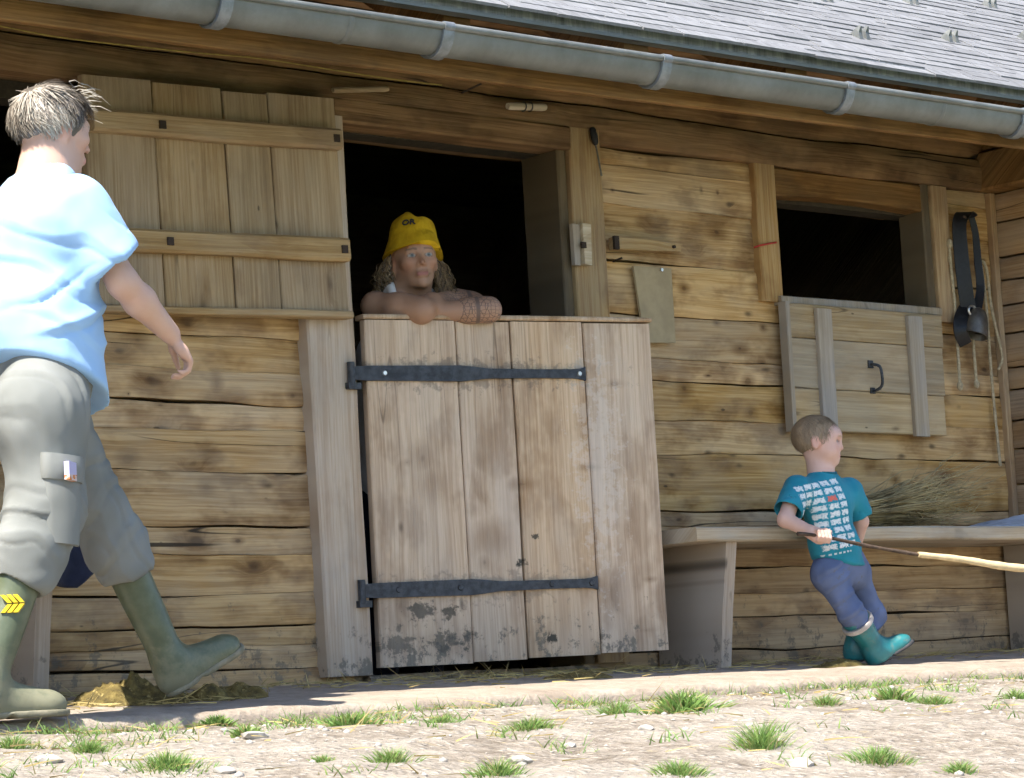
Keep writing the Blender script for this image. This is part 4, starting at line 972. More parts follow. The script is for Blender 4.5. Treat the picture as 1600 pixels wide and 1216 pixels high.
def head(fl, c, s, Fr, child=False, fine=True):
    """adds a head of height .225*s centred on c"""
    c = np.array(c); P = lambda f, l, u: c+s*(Fr[0]*f+Fr[1]*l+Fr[2]*u)
    if child:
        fl.ell(P(-.012, 0, .030), s*np.array([.108, .088, .092]), .02, Fr); fl.ell(P(.028, 0, -.035), s*np.array([.068, .066, .072]), .03, Fr)
        for q in (-1, 1): fl.ell(P(.050, q*.040, -.045), s*np.array([.034, .030, .034]), .02, Fr)
        fl.ell(P(.076, 0, -.088), s*np.array([.020, .024, .018]), .02, Fr)
        fl.ell(P(.072, 0, .035), s*np.array([.03, .055, .03]), .03, Fr)
    else:
        fl.ell(P(-.010, 0, .028), s*np.array([.100, .078, .086]), .02, Fr); fl.ell(P(.022, 0, -.030), s*np.array([.070, .055, .080]), .03, Fr)
        for q in (-1, 1):
            fl.cone(P(-.005, q*.048, -.035), P(.055, q*.020, -.088), .016*s, .014*s, .02); fl.ell(P(.058, q*.042, -.014), s*np.array([.026, .022, .020]), .02, Fr)
        fl.ell(P(.076, 0, -.092), s*np.array([.016, .018, .014]), .018, Fr); fl.cone(P(.078, -.034, .026), P(.078, .034, .026), .012*s, .012*s, .018)
    if fine:
        nl = .75 if child else 1.0
        for q in (-1, 1): fl.ell(P(.098, q*.031, .006), s*np.array([.020, .019, .011]), .012, Fr, 's')
        for q in (-1, 1): fl.ell(P(.074, q*.031, .005), s*np.array([.0145, .0155, .013]), .003, Fr)
        for q in (-1, 1): fl.cone(P(.083, q*.015, .014), P(.081, q*.046, .013), .0045*s, .0038*s, .005)
        fl.cone(P(.086, 0, .012), P(.100+.010*nl, 0, -.026), .0068*s, .0100*s, .012); 
        for q in (-1, 1): fl.ell(P(.093, q*.012, -.030), s*np.array([.010, .0075, .0075]), .006, Fr)
        fl.ell(P(.084, 0, -.060), s*np.array([.011, .023, .016]), .012, Fr)
        fl.cone(P(.096, -.018, -.0585), P(.096, .018, -.0585), .0045*s, .0045*s, .006); fl.cone(P(.094, -.015, -.0685), P(.094, .015, -.0685), .0052*s, .0052*s, .006)
        fl.cone(P(.104, -.020, -.0635), P(.104, .020, -.0635), .0020*s, .0020*s, .003, None, 's')
    es = 1.1 if child else 1.0
    for q in (-1, 1):
        y = q*(.088 if child else .077)
        fl.ell(P(-.012, y, -.008), s*es*np.array([.018, .010, .031]), .008, Fr)
        fl.ell(P(-.008, y+q*.010, -.004), s*es*np.array([.010, .007, .019]), .005, Fr, 's')
def face_cols(v, c, s, Fr, skin, lip, iris, brow):
    q = (v-np.array(c))@Fr.T/s; f, l, u = q[:, 0], q[:, 1], q[:, 2]; C = np.tile(np.array(skin), (len(v), 1))
    def blend(w, col): C[:] = C*(1-w[:, None])+np.array(col)*w[:, None]
    al = np.abs(l)
    blend(.45*np.exp(-((al-.045)**2/.0005+(u+.03)**2/.0006))*(f > .03), (skin[0]*1.05, skin[1]*.72, skin[2]*.66))
    blend(.4*np.exp(-(al**2/.0003+(u+.024)**2/.0003))*(f > .08), (skin[0]*1.02, skin[1]*.72, skin[2]*.66))
    blend(.5*np.exp(-((al-.083)**2/.0004+(u+.004)**2/.0012))*(f < .02), (skin[0]*1.02, skin[1]*.68, skin[2]*.62))
    lw = sstep(.024-al, 0, .006)*sstep(.0092-np.abs(u+.0635), 0, .004)*(f > .07); blend(.95*lw, lip)
    br = sstep(.022-np.abs(al-.031), 0, .006)*sstep(.0045-np.abs(u-.028+.12*np.abs(al-.028)), 0, .003)*(f > .06); blend(.85*br, brow)
    e2 = ((al-.031)/.0140)**2+((u-.005)/.0062)**2; ew = sstep(1.25-e2, 0, .5)*(f > .06)
    blend(.75*sstep(1.9-e2, 0, .5)*(f > .06), (skin[0]*.38, skin[1]*.32, skin[2]*.30)); blend(ew, (.33, .315, .30))
    i2 = ((al-.031)/.0064)**2+((u-.005)/.0064)**2; blend(sstep(1.2-i2, 0, .4)*(f > .06), iris); blend(sstep(.30-i2, 0, .15)*(f > .06), (.01, .01, .01))
    return C
def hand(fl, wrist, fdir, pdir, s=1.0, curl=(.5, .5, .6, .7), thumb=.5, side=1):
    """fdir along the fingers, pdir out of the palm; side +1: thumb on fdir x pdir"""
    w = np.array(wrist, float); f = np.array(fdir, float); f /= np.linalg.norm(f); p = np.array(pdir, float); p -= f*(p@f); p /= np.linalg.norm(p); t = np.cross(f, p)*side
    P = lambda a, b, c: w+s*(f*a+t*b+p*c)
    fl.cone(P(-.01, 0, 0), P(.045, .004, .002), .023*s, .024*s, .012, (p, .62)); fl.cone(P(.045, .022, 0), P(.085, .026, .0), .020*s, .013*s, .014, (p, .75)); fl.cone(P(.045, -.018, 0), P(.080, -.028, .0), .019*s, .012*s, .014, (p, .75))
    fl.cone(P(.055, -.020, .002), P(.082, .022, .002), .014*s, .014*s, .012)
    for i, (b, L, r) in enumerate(((.029, .070, .0088), (.0095, .078, .0090), (-.0100, .072, .0086), (-.0285, .056, .0078))):
        a = np.array([.086, b, .0]); ang = .15
        segs = (L*.45, L*.30, L*.25)
        for j, sl in enumerate(segs):
            ang += curl[i]*(.75 if j == 0 else 1.0); d = np.array([math.cos(ang), (b*.9) if j == 0 else 0, math.sin(ang)]); e = a+d*sl
            fl.cone(P(*a), P(*e), r*s*(1-.06*j), r*s*(.96-.08*j), .003); a = e
    a = np.array([.022, .024, .006]); 
    for L, an, r in ((.040, .75-.25*thumb, .0125), (.032, .35+.0*thumb, .0100), (.026, .15, .0088)):
        d = np.array([math.cos(an), math.sin(an)*(1-.5*thumb), math.sin(thumb)*.8]); d /= np.linalg.norm(d); e = a+d*L; fl.cone(P(*a), P(*e), r*s, r*.92*s, .006); a = e
class Strands:
    def __init__(s): s.v = []; s.f = []; s.c = []
    def add(s, pts, w, col, side):
        n = len(s.v); m_ = len(pts)
        for i, p in enumerate(pts):
            t = i/(m_-1); ww = w*(1-.75*t)*.5; s.v += [tuple(p-side*ww), tuple(p+side*ww)]; s.c += [col, col]
        for i in range(m_-1): a = n+2*i; s.f.append((a, a+1, a+3, a+2))
    def build(s, name, parent):
        me = mesh_from(s.v, s.f, name, False); set_cols(me, s.c); o = link(name, me, M['hair'], None, 180)
        if parent: o.parent = parent; o.matrix_parent_inverse = Matrix.Translation(-Vector(parent.location))
        return o
def A(px, py, y): return at(px, py, y)

# ------------------------------------------------------------------ the striding person
man = empty('person', tuple(A(150, 1100, -.83))); man.location.z = -.03
tag(man, 'person in pale blue t-shirt, grey cargo trousers and green boots striding past', 'person')
MY = -.86
hc = A(84, 208, MY); HF = frame((1, .06, -.10), (0.10, 0, 1))
neck = A(72, 272, MY); chest = A(52, 372, MY); belly = A(58, 500, MY); pel = A(66, 610, MY)
shR = A(120, 318, -1.03); elR = A(192, 442, -1.07); wrR = A(266, 522, -1.03)
shL = shR+np.array([-.02, .345, .0]); elL = shL+np.array([-.14, .05, -.24]); wrL = elL+np.array([-.02, .0, -.22])
hipR = A(66, 640, -.95); knR = A(72, 795, -.96); anR = A(-22, 1044, -.95)
hipL = A(74, 645, -.77); knL = A(152, 796, -.75); anL = A(270, 1042, -.75)
fl = Field((-2.75, -1.25, -.06), (-1.60, -.52, 1.58), .0055)
head(fl, hc, .93, HF, False, True)
fl.cone(hc+HF[0]*-.02-HF[2]*.06, neck-np.array([0, 0, .02]), .056, .062, .03)
fl.cone(chest-np.array([0, .07, 0]), chest+np.array([0, .07, 0]), .10, .10, .03, ((1, 0, 0), .9)); fl.cone(chest, pel, .11, .11, .05, ((0, 1, 0), 1.2)); fl.cone(shL, shR, .05, .05, .04); fl.cone(neck, chest, .06, .11, .05)
fl.cone(shR, elR, .046, .037, .02); fl.cone(elR, elR*.65+wrR*.35, .037, .039, .02); fl.cone(elR*.65+wrR*.35, wrR, .039, .026, .02)
fl.cone(shL, elL, .050, .043, .02); fl.cone(elL, wrL, .043, .029, .02)
for a, b, c in ((hipR, knR, anR), (hipL, knL, anL)): fl.cone(a, b, .075, .05, .04); fl.cone(b, c, .05, .032, .02)
fd = wrR-elR; fd /= np.linalg.norm(fd)
hand(fl, wrR, (.66, .06, -.72), (-.70, .45, -.45), .95, (.55, .75, .85, .95), .35, 1)
hand(fl, wrL, (0, 0, -1), (.3, -.9, 0), .93, (.4, .4, .5, .5), .4, -1)
SKM = (.60, .39, .30)
flesh('body', fl, M['skin'], man, None, lambda v, n: face_cols(v, hc, .93, HF, SKM, (.5, .2, .18), (.1, .15, .2), (.25, .18, .12)))
# t-shirt
def wrinkle(amp, fr, seed, fr2=None): return lambda v: amp*(vnoise(v, fr, seed)+.5*vnoise(v, np.array(fr)*2.1, seed+1)+.25*vnoise(v, np.array(fr)*4.7, seed+2))
fl = Field((-2.85, -1.30, .62), (-1.95, -.46, 1.45), .006)
sE = shR*.30+elR*.70; fl.cone(shR, sE+np.array([0, 0, -.004]), .068, .082, .04)
sEL = shL*.35+elL*.65; fl.cone(shL, sEL, .078, .088, .04)
dR = (elR-shR)/np.linalg.norm(elR-shR); fl.cone(sE-dR*.03, sE+dR*.2, .068, .076, .006, None, 's'); fl.plane(sE+dR*.018, dR*np.array([1, 1, 1])+np.array([.25, 0, .0]))
dL = (elL-shL)/np.linalg.norm(elL-shL); fl.cone(sEL+dL*.075, sEL+dL*.3, .13, .13, .004, None, 's')
fl.cone(shL+np.array([.0, -.02, -.03]), shR+np.array([0, .02, -.03]), .075, .075, .05); fl.cone(neck+np.array([0, 0, -.03]), chest, .075, .13, .07, ((0, 1, 0), 1.25))
fl.cone(chest+np.array([-.005, 0, .0]), belly, .126, .138, .05, ((0, 1, 0), 1.25)); fl.cone(belly, pel+np.array([.005, 0, -.04]), .138, .154, .05, ((0, 1, 0), 1.2))
fl.cone(neck+np.array([.0, 0, .0]), hc, .064, .07, .012, None, 's')
h1, h2 = A(0, 512, -1.02), A(168, 615, -.99); hn = np.cross(h2-h1, np.array([-.25, 1, .02])); hn = hn if hn[2] < 0 else -hn
fl.plane(h1*.5+h2*.5, hn)
g = G('blue_tshirt'); c = g.coord(); a = g.noise(g.vmath('MULTIPLY', c, (7, 7, 4)), 1, 2, .5); b = g.noise(c, 300, 2)
M['tee'] = g.out(g.mix(g.mr(a, .3, .7), (.30, .50, .80), (.36, .57, .86)), .9, g.bump(b, .15, .001, g.bump(a, .45, .03)), spec=.15, sheen=.1)
def ridge(v, dirv, fr, seed, warp=.05):
    d = np.array(dirv, float); d /= np.linalg.norm(d); s_ = v@d+warp*vnoise(v, (5, 5, 5), seed)+warp*.5*vnoise(v, (11, 11, 11), seed+1); m_ = sstep(vnoise(v, (4, 4, 5), seed+2), -.15, .45)
    return ((1-np.abs(np.sin(s_*fr)))**2-.8*(1-np.abs(np.sin(s_*fr+.8)))**5)*m_
def tee_folds(v):
    low = sstep(v[:, 2], 1.12, .92); return .005*vnoise(v, (7, 7, 5), 3)+.011*low*ridge(v, (-.45, .1, 1), 24, 7)+.004*ridge(v, (.5, 0, 1), 30, 17)+.003*vnoise(v, (18, 18, 18), 5)
flesh('t_shirt', fl, M['tee'], man, tee_folds)
# trousers
fl = Field((-2.72, -1.20, .22), (-1.72, -.52, .93), .006)
fl.cone(pel+np.array([0, -.05, .06]), pel+np.array([0, .05, .06]), .112, .112, .04); fl.cone(hipR+np.array([-.015, 0, -.02]), hipL+np.array([-.02, 0, -.02]), .112, .105, .05)
bR = anR*.28+knR*.72; bR2 = anR*.42+knR*.58
fl.cone(hipR, knR, .106, .090, .05); fl.cone(knR, bR, .090, .090, .04); fl.cone(bR, bR2+np.array([.012, 0, .012]), .092, .082, .02)
bL = anL*.22+knL*.78; bL2 = anL*.34+knL*.66
fl.cone(hipL, knL, .096, .070, .05); fl.cone(knL, bL, .070, .076, .04); fl.cone(bL, bL2, .081, .076, .02); fl.cone(knL+np.array([.03, 0, -.06]), knL+np.array([.10, 0, -.115]), .036, .014, .03)
for a, b in ((bR2, (anR-knR)), (bL2, (anL-knL))):
    d = b/np.linalg.norm(b); fl.plane  # open the cuff so the boot shaft goes up inside
    fl.cone(a+d*.02, a+d*.16, .056, .056, .01, None, 's')
    fl.plane  
    fl.cone(a+d*.150, a+d*.25, .13, .13, .008, None, 's')
# cargo pocket on the near leg

g = G('grey_cargo_cloth'); c = g.coord(); a = g.noise(g.vmath('MULTIPLY', c, (7, 7, 5)), 1, 2, .5); b = g.noise(c, 320, 2)
M['cargo'] = g.out(g.mix(g.mr(a, .3, .7), (.18, .19, .182), (.24, .25, .24)), .92, g.bump(b, .2, .001, g.bump(a, .45, .03)), spec=.12)
def tdisp(v):
    low = sstep(v[:, 2], .60, .42); ang = vnoise(v, (4, 4, 26), 21)
    return wrinkle(.004, (6, 6, 6), 13)(v)+low*.005*ang+.006*ridge(v, (-.9, .2, .7), 24, 23, .10)+.005*low*ridge(v, (.4, 0, 1), 52, 27, .07)+.004*ridge(v, (1, 0, .35), 38, 29, .06)
tr = flesh('trousers', fl, M['cargo'], man, tdisp)
def patch(name, pts, nrm, thick, material, parent):
    n = Vector(nrm).normalized(); P_ = [Vector(p) for p in pts]; m_ = MB(); m_.rings([[p+n*thick for p in P_], [p-n*.004 for p in P_]]); o = m_.build(name, material, None, 40)
    o.parent = parent; o.matrix_parent_inverse = (parent.matrix_parent_inverse @ Matrix.Translation(Vector((0, 0, 0)))).inverted() if False else Matrix.Identity(4)
    if parent.parent: o.matrix_parent_inverse = Matrix.Translation(-(Vector(parent.parent.location)+parent.matrix_parent_inverse.to_translation()+Vector(parent.location)))
    return o
def cargo(name, za, zb, a0, a1, dr, zslope):
    rr = []; n_ = 14; z0h, z1h = hipR[2], knR[2]
    def pt(ang, z, off):
        t = (z0h-z)/(z0h-z1h); c_ = hipR*(1-t)+knR*t; R_ = .106+(.090-.106)*t+off; return (c_[0]+R_*math.sin(ang), c_[1]-R_*math.cos(ang), z)
    m_ = MB()
    for i in range(n_):
        a_ = a0+(a1-a0)*i/(n_-1); e_ = min(1, min(i, n_-1-i)/1.5); top, bot = za-zslope*i/(n_-1), zb-zslope*i/(n_-1)
        rr.append([pt(a_, top, -.006), pt(a_, top, dr*e_), pt(a_, (top*.66+bot*.34), dr*e_+.004*e_), pt(a_, (top*.33+bot*.67), dr*e_+.005*e_), pt(a_, bot, dr*e_), pt(a_, bot, -.006)])
    m_.rings(rr); o = m_.build(name, M['cargo'], None, 50); o.parent = tr; o.matrix_parent_inverse = (Matrix.Translation(Vector(man.location)) @ tr.matrix_parent_inverse).inverted(); return o
zz0 = float(A(80, 705, -1.06)[2]); cargo('pocket', zz0-.045, zz0-.215, -.62, .52, .010, .012); cargo('pocket_flap', zz0, zz0-.062, -.66, .56, .017, .016)
# boots
def boot(name, parent, top, ank, toe_dir, up, L, s, material, sole_mat, rs=.056, rtop=.061):
    """top: upper end of shaft; ank: ankle centre; toe_dir along the foot; L from heel to toe"""
    top = np.array(top); ank = np.array(ank); f = np.array(toe_dir, float); f /= np.linalg.norm(f); u = np.array(up, float); u -= f*(u@f); u /= np.linalg.norm(u); l = np.cross(u, f)
    H = .085*s; heel = ank-f*.055*s-u*(H-.012*s); allp = np.stack([top, ank, heel, heel+f*L]); lo = allp.min(0)-.11; hi = allp.max(0)+.11
    fb = Field(lo, hi, .0045 if s > .8 else .0038); Q = lambda a, b, c: heel+f*a+l*b+u*c
    fb.cone(top, ank+u*.03*s, rtop*s, rs*s*.90, .02); fb.cone(ank+u*.03*s, ank, rs*s*.90, rs*s*.86, .02)
    fb.ell(Q(.045*s, 0, .040*s), (.056*s, .040*s, .046*s), .03, [f, l, u]); fb.cone(ank+f*.005*s, Q(L*.62, 0, .045*s), rs*s*.84, .040*s, .03, (l, .9))
    fb.cone(Q(.06*s, 0, .030*s), Q(L-.065*s, 0, .032*s), .036*s, .041*s, .02, (l, 1.05)); fb.ell(Q(L-.060*s, 0, .034*s), (.058*s, .048*s, .036*s), .02, [f, l, u])
    d = (top-ank)/np.linalg.norm(top-ank); fb.plane(top+d*.0, d)
    fb.cone(top-d*.012*s, top+d*.1, rtop*s*.72, rtop*s*.9, .004, None, 's'); fb.plane(Q(0, 0, .008*s), -u)
    def bd(v): return .0025*s*vnoise(v, (14, 14, 14), 4)
    o = flesh(name, fb, material, parent, bd)
    fs_ = Field(lo, hi, .0045 if s > .8 else .0038)
    fs_.cone(Q(.045*s, 0, .014*s), Q(L-.062*s, 0, .014*s), .047*s, .053*s, .01, (l, .92)); fs_.ell(Q(L-.058*s, 0, .014*s), (.064*s, .052*s, .05*s), .01, [f, l, u])
    fs_.plane(Q(0, 0, .020*s), u, .003); fs_.plane(Q(0, 0, .0), -u, .003)
    fs_.cone(Q(.105*s, -.08*s, -.010*s), Q(.105*s, .08*s, -.010*s), .018*s, .018*s, .004, None, 's')
    so = flesh('sole', fs_, sole_mat, None); so.parent = o; so.matrix_parent_inverse = (Matrix.Translation(Vector(parent.location)) @ o.matrix_parent_inverse).inverted()
    return o
g = G('green_rubber'); c = g.coord(); a = g.noise(c, 16, 4, .6); zb = g.sep(c)[2]; mud = g.math('MULTIPLY', g.mr(g.math('ADD', zb, g.math('MULTIPLY', g.math('SUBTRACT', g.noise(c, 34, 4, .7), .5), .35)), .0, .16, 1, 0), .55)
M['boot'] = g.out(g.mix(mud, g.mix(g.mr(a, .3, .7), (.075, .095, .055), (.115, .135, .085)), (.27, .25, .17)), g.mr(mud, 0, .5, .38, .8), g.bump(a, .15, .006), spec=.5)
g = G('boot_sole_rubber'); c = g.coord(); a = g.noise(c, 30, 4, .6); M['sole'] = g.out(g.mix(g.mr(a, .3, .7), (.15, .145, .10), (.24, .22, .16)), .7, g.bump(a, .3, .004))
footR = anR.copy(); footR[2] = ledge_z(-.95)+.068
b1 = boot('boot', man, A(44, 868, -.957), footR, (1, -.10, 0), (0, 0, 1), .255, .90, M['boot'], M['sole'])
anL2 = anL.copy()
b2 = boot('boot', man, A(188, 868, -.75), anL2, (.86, -.08, .46), (-.46, 0, .86), .250, .88, M['boot'], M['sole'])
M['emblem'] = plain('yellow_emblem', (.75, .55, .02), .5)
def chevron(parent, px, py, y, s):
    # three slanted bars meeting as an arrow, printed proud of the boot shaft
    mm = MB(); c0 = V(px, py, y); n = Vector((-.62, -.78, .05)).normalized(); rt = Vector((.78, -.62, 0)); up = Vector((0, 0, 1))
    for k in range(3):
        for sg in (1, -1):
            o_ = c0+rt*((k-1)*.019*s); q = [o_+rt*(-.018*s)+up*(sg*.027*s), o_+rt*(-.004*s)+up*(sg*.027*s), o_+rt*(.017*s)+up*(sg*.002*s), o_+rt*(.003*s)+up*(sg*.002*s)]
            mm.rings([[p+n*.004 for p in q], [p-n*.012 for p in q]])
    o = mm.build('emblem', M['emblem'], None); o.parent = parent; o.matrix_parent_inverse = (Matrix.Translation(Vector(man.location)) @ parent.matrix_parent_inverse).inverted(); return o
chevron(b1, 20, 943, -1.006, .78)
# label on the cargo pocket flap
g = G('woven_label'); c = g.coord(); zt = g.sep(c)[2]; M['tagc'] = g.out(g.mix(g.math('LESS_THAN', zt, float(A(112, 742, -1.082)[2])), (.42, .40, .58), g.mix(g.mr(g.noise(c, 90, 2), .45, .55), (.52, .42, .40), (.50, .18, .06))), .8)
lc = V(112, 735, -1.082); n_ = Vector((.35, -.93, 0)); m_ = MB(); rt = Vector((.93, .35, 0)); q = [lc-rt*.014+Vector((0, 0, .022)), lc+rt*.014+Vector((0, 0, .018)), lc+rt*.014-Vector((0, 0, .026)), lc-rt*.014-Vector((0, 0, .022))]
m_.rings([[p+n_*.004 for p in q], [p-n_*.012 for p in q]]); o = m_.build('label_patch', M['tagc']); o.parent = tr; o.matrix_parent_inverse = (Matrix.Translation(Vector(man.location)) @ tr.matrix_parent_inverse).inverted()
# hair: dark cap under tousled strands
def hair_cap(parent, c, s, Fr, rad, cen, cut, col, seed, amp=.006):
    fh = Field(np.array(c)-.17, np.array(c)+.17, .005); P = lambda f, l, u: np.array(c)+s*(Fr[0]*f+Fr[1]*l+Fr[2]*u)
    fh.ell(P(*cen), s*np.array(rad), .01, Fr)
    for p, n in cut: fh.plane(P(*p), Fr[0]*n[0]+Fr[1]*n[1]+Fr[2]*n[2], .012)
    return flesh('hair', fh, M['hair'], parent, lambda v: amp*vnoise(v, (24, 24, 18), seed)+amp*.6*vnoise(v, (60, 60, 40), seed+1), lambda v, n: np.tile(np.array(col), (len(v), 1))*(1+.35*vnoise(v, (40, 40, 40), seed+5))[:, None])
capM = hair_cap(man, hc, .93, HF, (.108, .086, .092), (-.018, 0, .034), (((.030, 0, .0), (1, 0, -.55)), ((-.05, 0, -.062), (-.1, 0, -1))), (.13, .11, .09), 3, .006)
r = random.Random(5); S = Strands()
for i in range(4200):
    th = r.uniform(0, 6.283); ph = math.acos(r.uniform(-.42, 1)); d = np.array([math.sin(ph)*math.cos(th), math.sin(ph)*math.sin(th), math.cos(ph)])
    if d[0] > .55 and d[2] < .45: continue
    lump = vnoise(np.array([d]), (3.2, 3.2, 3.2), 91)[0]
    if d[0] > .05 and d[2] < .05: continue
    if d[0] > -.2 and d[2] < -.15: continue
    s_ = .93; p = Vector(hc+s_*(HF[0]*(-.016+(.112+.010*lump)*d[0])+HF[1]*((.090+.010*lump)*d[1])+HF[2]*(.034+(.096+.012*lump)*d[2])))
    nrm = Vector(HF[0]*d[0]+HF[1]*d[1]+HF[2]*d[2])
    flow = Vector(HF[0])*(.55*d[2]+.25)+Vector(HF[2])*(-.9+.2*d[2])+Vector((r.gauss(0, .16), r.gauss(0, .16), r.gauss(0, .14)))
    sw = vnoise(np.array([[p.x, p.y, p.z]]), (16, 16, 16), 31)[0]; sw2 = vnoise(np.array([[p.x, p.y, p.z]]), (16, 16, 16), 47)[0]; flow += Vector((sw*1.3, -sw2*1.1, sw*.9))
    flow = (flow-nrm*flow.dot(nrm)).normalized(); L = r.uniform(.025, .05); lift = (.06+.34*max(0, sw2))*r.uniform(.5, 1.1)*(1.0 if d[2] > .3 else .25)
    pts = [p+flow*L*t+nrm*(L*lift*t*(1-t*.8)) for t in (0, .3, .65, 1)]
    k = r.random()*.55+.45*(.5+sw2); col = (.44, .40, .34) if k < .42 else ((.27, .23, .185) if k < .75 else (.085, .07, .06)); side = flow.cross(nrm).normalized()
    S.add(pts, r.uniform(.0022, .0042), col, side)
for i in range(46):      # wind-blown forelock
    p = Vector(A(122+r.gauss(0, 9), 160+r.gauss(0, 12), MY+r.gauss(0, .035))); L = r.uniform(.03, .062); d = Vector((.9, -.2+r.gauss(0, .3), r.uniform(-.7, .25))).normalized()
    S.add([p, p+d*L*.5+Vector((0, 0, .006)), p+d*L], .003, (.36, .32, .26), Vector((0, .3, 1)).normalized())
o = S.build('hair_strands', man); o['kind'] = 'stuff'
# ------------------------------------------------------------------ the child leaning on the bench
boy = empty('person', tuple(A(1340, 1036, -.46))); tag(boy, 'small child in turquoise t-shirt, blue trousers and teal boots leaning on the bench', 'person')
BY = -.50
bh = A(1279, 692, -.47); BF = frame((.66, -.75, -.06), (.03, 0, 1)); bs = .715
bneck = A(1284, 741, -.475); bch = A(1292, 790, -.485); bbel = A(1302, 850, -.49); bpel = A(1313, 893, -.48)
bsR = A(1244, 763, -.475); bsL = A(1328, 767, -.49); beR = A(1227, 812, -.50); bwR = A(1268, 832, -.585)
beL = A(1345, 815, -.47); bwL = A(1338, 850, -.42)
bhR = A(1293, 898, -.50); bkR = A(1330, 958, -.535); baR = A(1369, 1018, -.525)
bhL = A(1335, 896, -.46); bkL = A(1362, 958, -.455); baL = A(1338, 1022, -.44)
fl = Field((.60, -.78, -.02), (1.40, -.34, .86), .0045)
head(fl, bh, bs, BF, True, True)
fl.cone(bh-BF[2]*.045-BF[0]*.012, bneck-np.array([0, 0, .02]), .034, .040, .02)
fl.cone(bch, bbel, .056, .058, .03, ((1, 0, 0), 1.15)); fl.cone(bneck, bch, .038, .062, .03); fl.cone(bsR+np.array([.02, 0, 0]), bsL-np.array([.02, 0, 0]), .034, .034, .03); fl.cone(bbel, bpel, .058, .046, .03)
fl.cone(bsR, beR, .029, .026, .015); fl.cone(beR, bwR, .026, .020, .012); fl.cone(bsL, beL, .029, .026, .015); fl.cone(beL, bwL, .026, .020, .012)
for a, b, c in ((bhR, bkR, baR), (bhL, bkL, baL)): fl.cone(a, b, .032, .028, .01); fl.cone(b, c, .028, .022, .012)
stick_a, stick_b = A(1258, 836, -.60), A(1436, 867, -.70)
sdv = stick_b-stick_a; sdv /= np.linalg.norm(sdv)
# fist round the stick: palm behind it, fingers curled over the front, thumb along the top
fc = A(1284, 838, -.612); pal = np.cross(sdv, np.array([0, 0, 1.])); pal /= np.linalg.norm(pal)
if pal[1] > 0: pal = -pal       # towards the viewer
fl.ell(fc-pal*.010+sdv*-.004, (.030, .018, .026), .012, frame(sdv, (0, 0, 1)))
fl.cone(bwR, fc-pal*.010, .021, .022, .012)
for i in range(4):
    o_ = fc+sdv*(-.022+.0140*i)
    a = o_+np.array([0, 0, .016])-pal*.004; b = o_+np.array([0, 0, .013])+pal*.014; c = o_+np.array([0, 0, -.006])+pal*.020; d = o_+np.array([0, 0, -.019])+pal*.008
    fl.cone(a, b, .0072, .0072, .002); fl.cone(b, c, .0072, .0068, .002); fl.cone(c, d, .0068, .0060, .002)
a = fc-pal*.008+np.array([0, 0, .014])-sdv*.012; b = fc+np.array([0, 0, .023])+sdv*.014+pal*.003; fl.cone(a, b, .0085, .0078, .004); fl.cone(b, b+sdv*.016+pal*.006-np.array([0, 0, .005]), .0076, .0066, .003)
hand(fl, bwL, (-.2, .5, -.85), (-.3, .9, 0), .55, (.3, .3, .3, .4), .4, -1)
SKB = (.66, .43, .35)
flesh('body', fl, M['skin'], boy, None, lambda v, n: face_cols(v, bh, bs, BF, SKB, (.55, .22, .20), (.10, .13, .16), (.42, .30, .20)))
# t-shirt with rows of little white animals
fl = Field((.55, -.74, .26), (1.30, -.30, .74), .0048)
bsE = bsR*.32+beR*.68; bd = (beR-bsR)/np.linalg.norm(beR-bsR); fl.cone(bsR, bsE, .044, .051, .03); fl.cone(bsE-bd*.02, bsE+bd*.1, .042, .046, .005, None, 's'); fl.plane(bsE+bd*.012, bd)
f2 = Field((.55, -.74, .26), (1.30, -.30, .74), .0048)
bsEL = bsL*.30+beL*.70; bd2 = (beL-bsL)/np.linalg.norm(beL-bsL); f2.cone(bsL, bsEL, .042, .049, .03); f2.cone(bsEL-bd2*.02, bsEL+bd2*.1, .040, .045, .005, None, 's'); f2.plane(bsEL+bd2*.010, bd2)
fl.f = np.minimum(fl.f, f2.f)
fl.cone(bsR+np.array([.028, 0, -.012]), bsL+np.array([-.028, 0, -.012]), .047, .047, .03); fl.cone(bneck+np.array([0, 0, -.022]), bch, .050, .074, .04, ((1, 0, 0), 1.12))
fl.cone(bch, bbel, .070, .075, .03, ((1, 0, 0), 1.10)); fl.cone(bbel, bpel+np.array([.004, 0, -.01]), .075, .080, .03, ((1, 0, 0), 1.12))
fl.cone(bneck+np.array([0, 0, .020]), bh, .038, .050, .008, None, 's')
hA, hB = A(1255, 868, -.56), A(1353, 884, -.56); hn = np.cross(hB-hA, np.array([.0, 1, .1])); hn = hn if hn[2] < 0 else -hn; fl.plane((hA+hB)/2, hn)
g = G('turquoise_printed_tshirt'); c = g.coord(); cen = A(1296, 806, -.56)
lean = np.array(bneck)-np.array(bpel); lean /= np.linalg.norm(lean); e1 = np.array([1, 0, 0])-lean*lean[0]; e1 /= np.linalg.norm(e1)
def dot(vec, e, off):
    n = g.node('ShaderNodeVectorMath', operation='DOT_PRODUCT'); g.put(n.inputs[0], g.vmath('SUBTRACT', vec, tuple(off))); g.put(n.inputs[1], tuple(e)); return n.outputs['Value']
nz = g.node('ShaderNodeTexNoise'); g.put(nz.inputs['Vector'], c); g.put(nz.inputs['Scale'], 190.0); g.put(nz.inputs['Detail'], 2.0)
u = dot(c, e1, cen); v = dot(c, lean, cen)
PU, PV = .0385, .0262
uu = g.math('DIVIDE', g.math('ADD', u, PU*2.5), PU); vv = g.math('DIVIDE', g.math('ADD', v, PV*4.5), PV)
uf = g.math('FRACT', uu); vf = g.math('FRACT', vv); ui = g.math('FLOOR', uu); vi = g.math('FLOOR', vv)
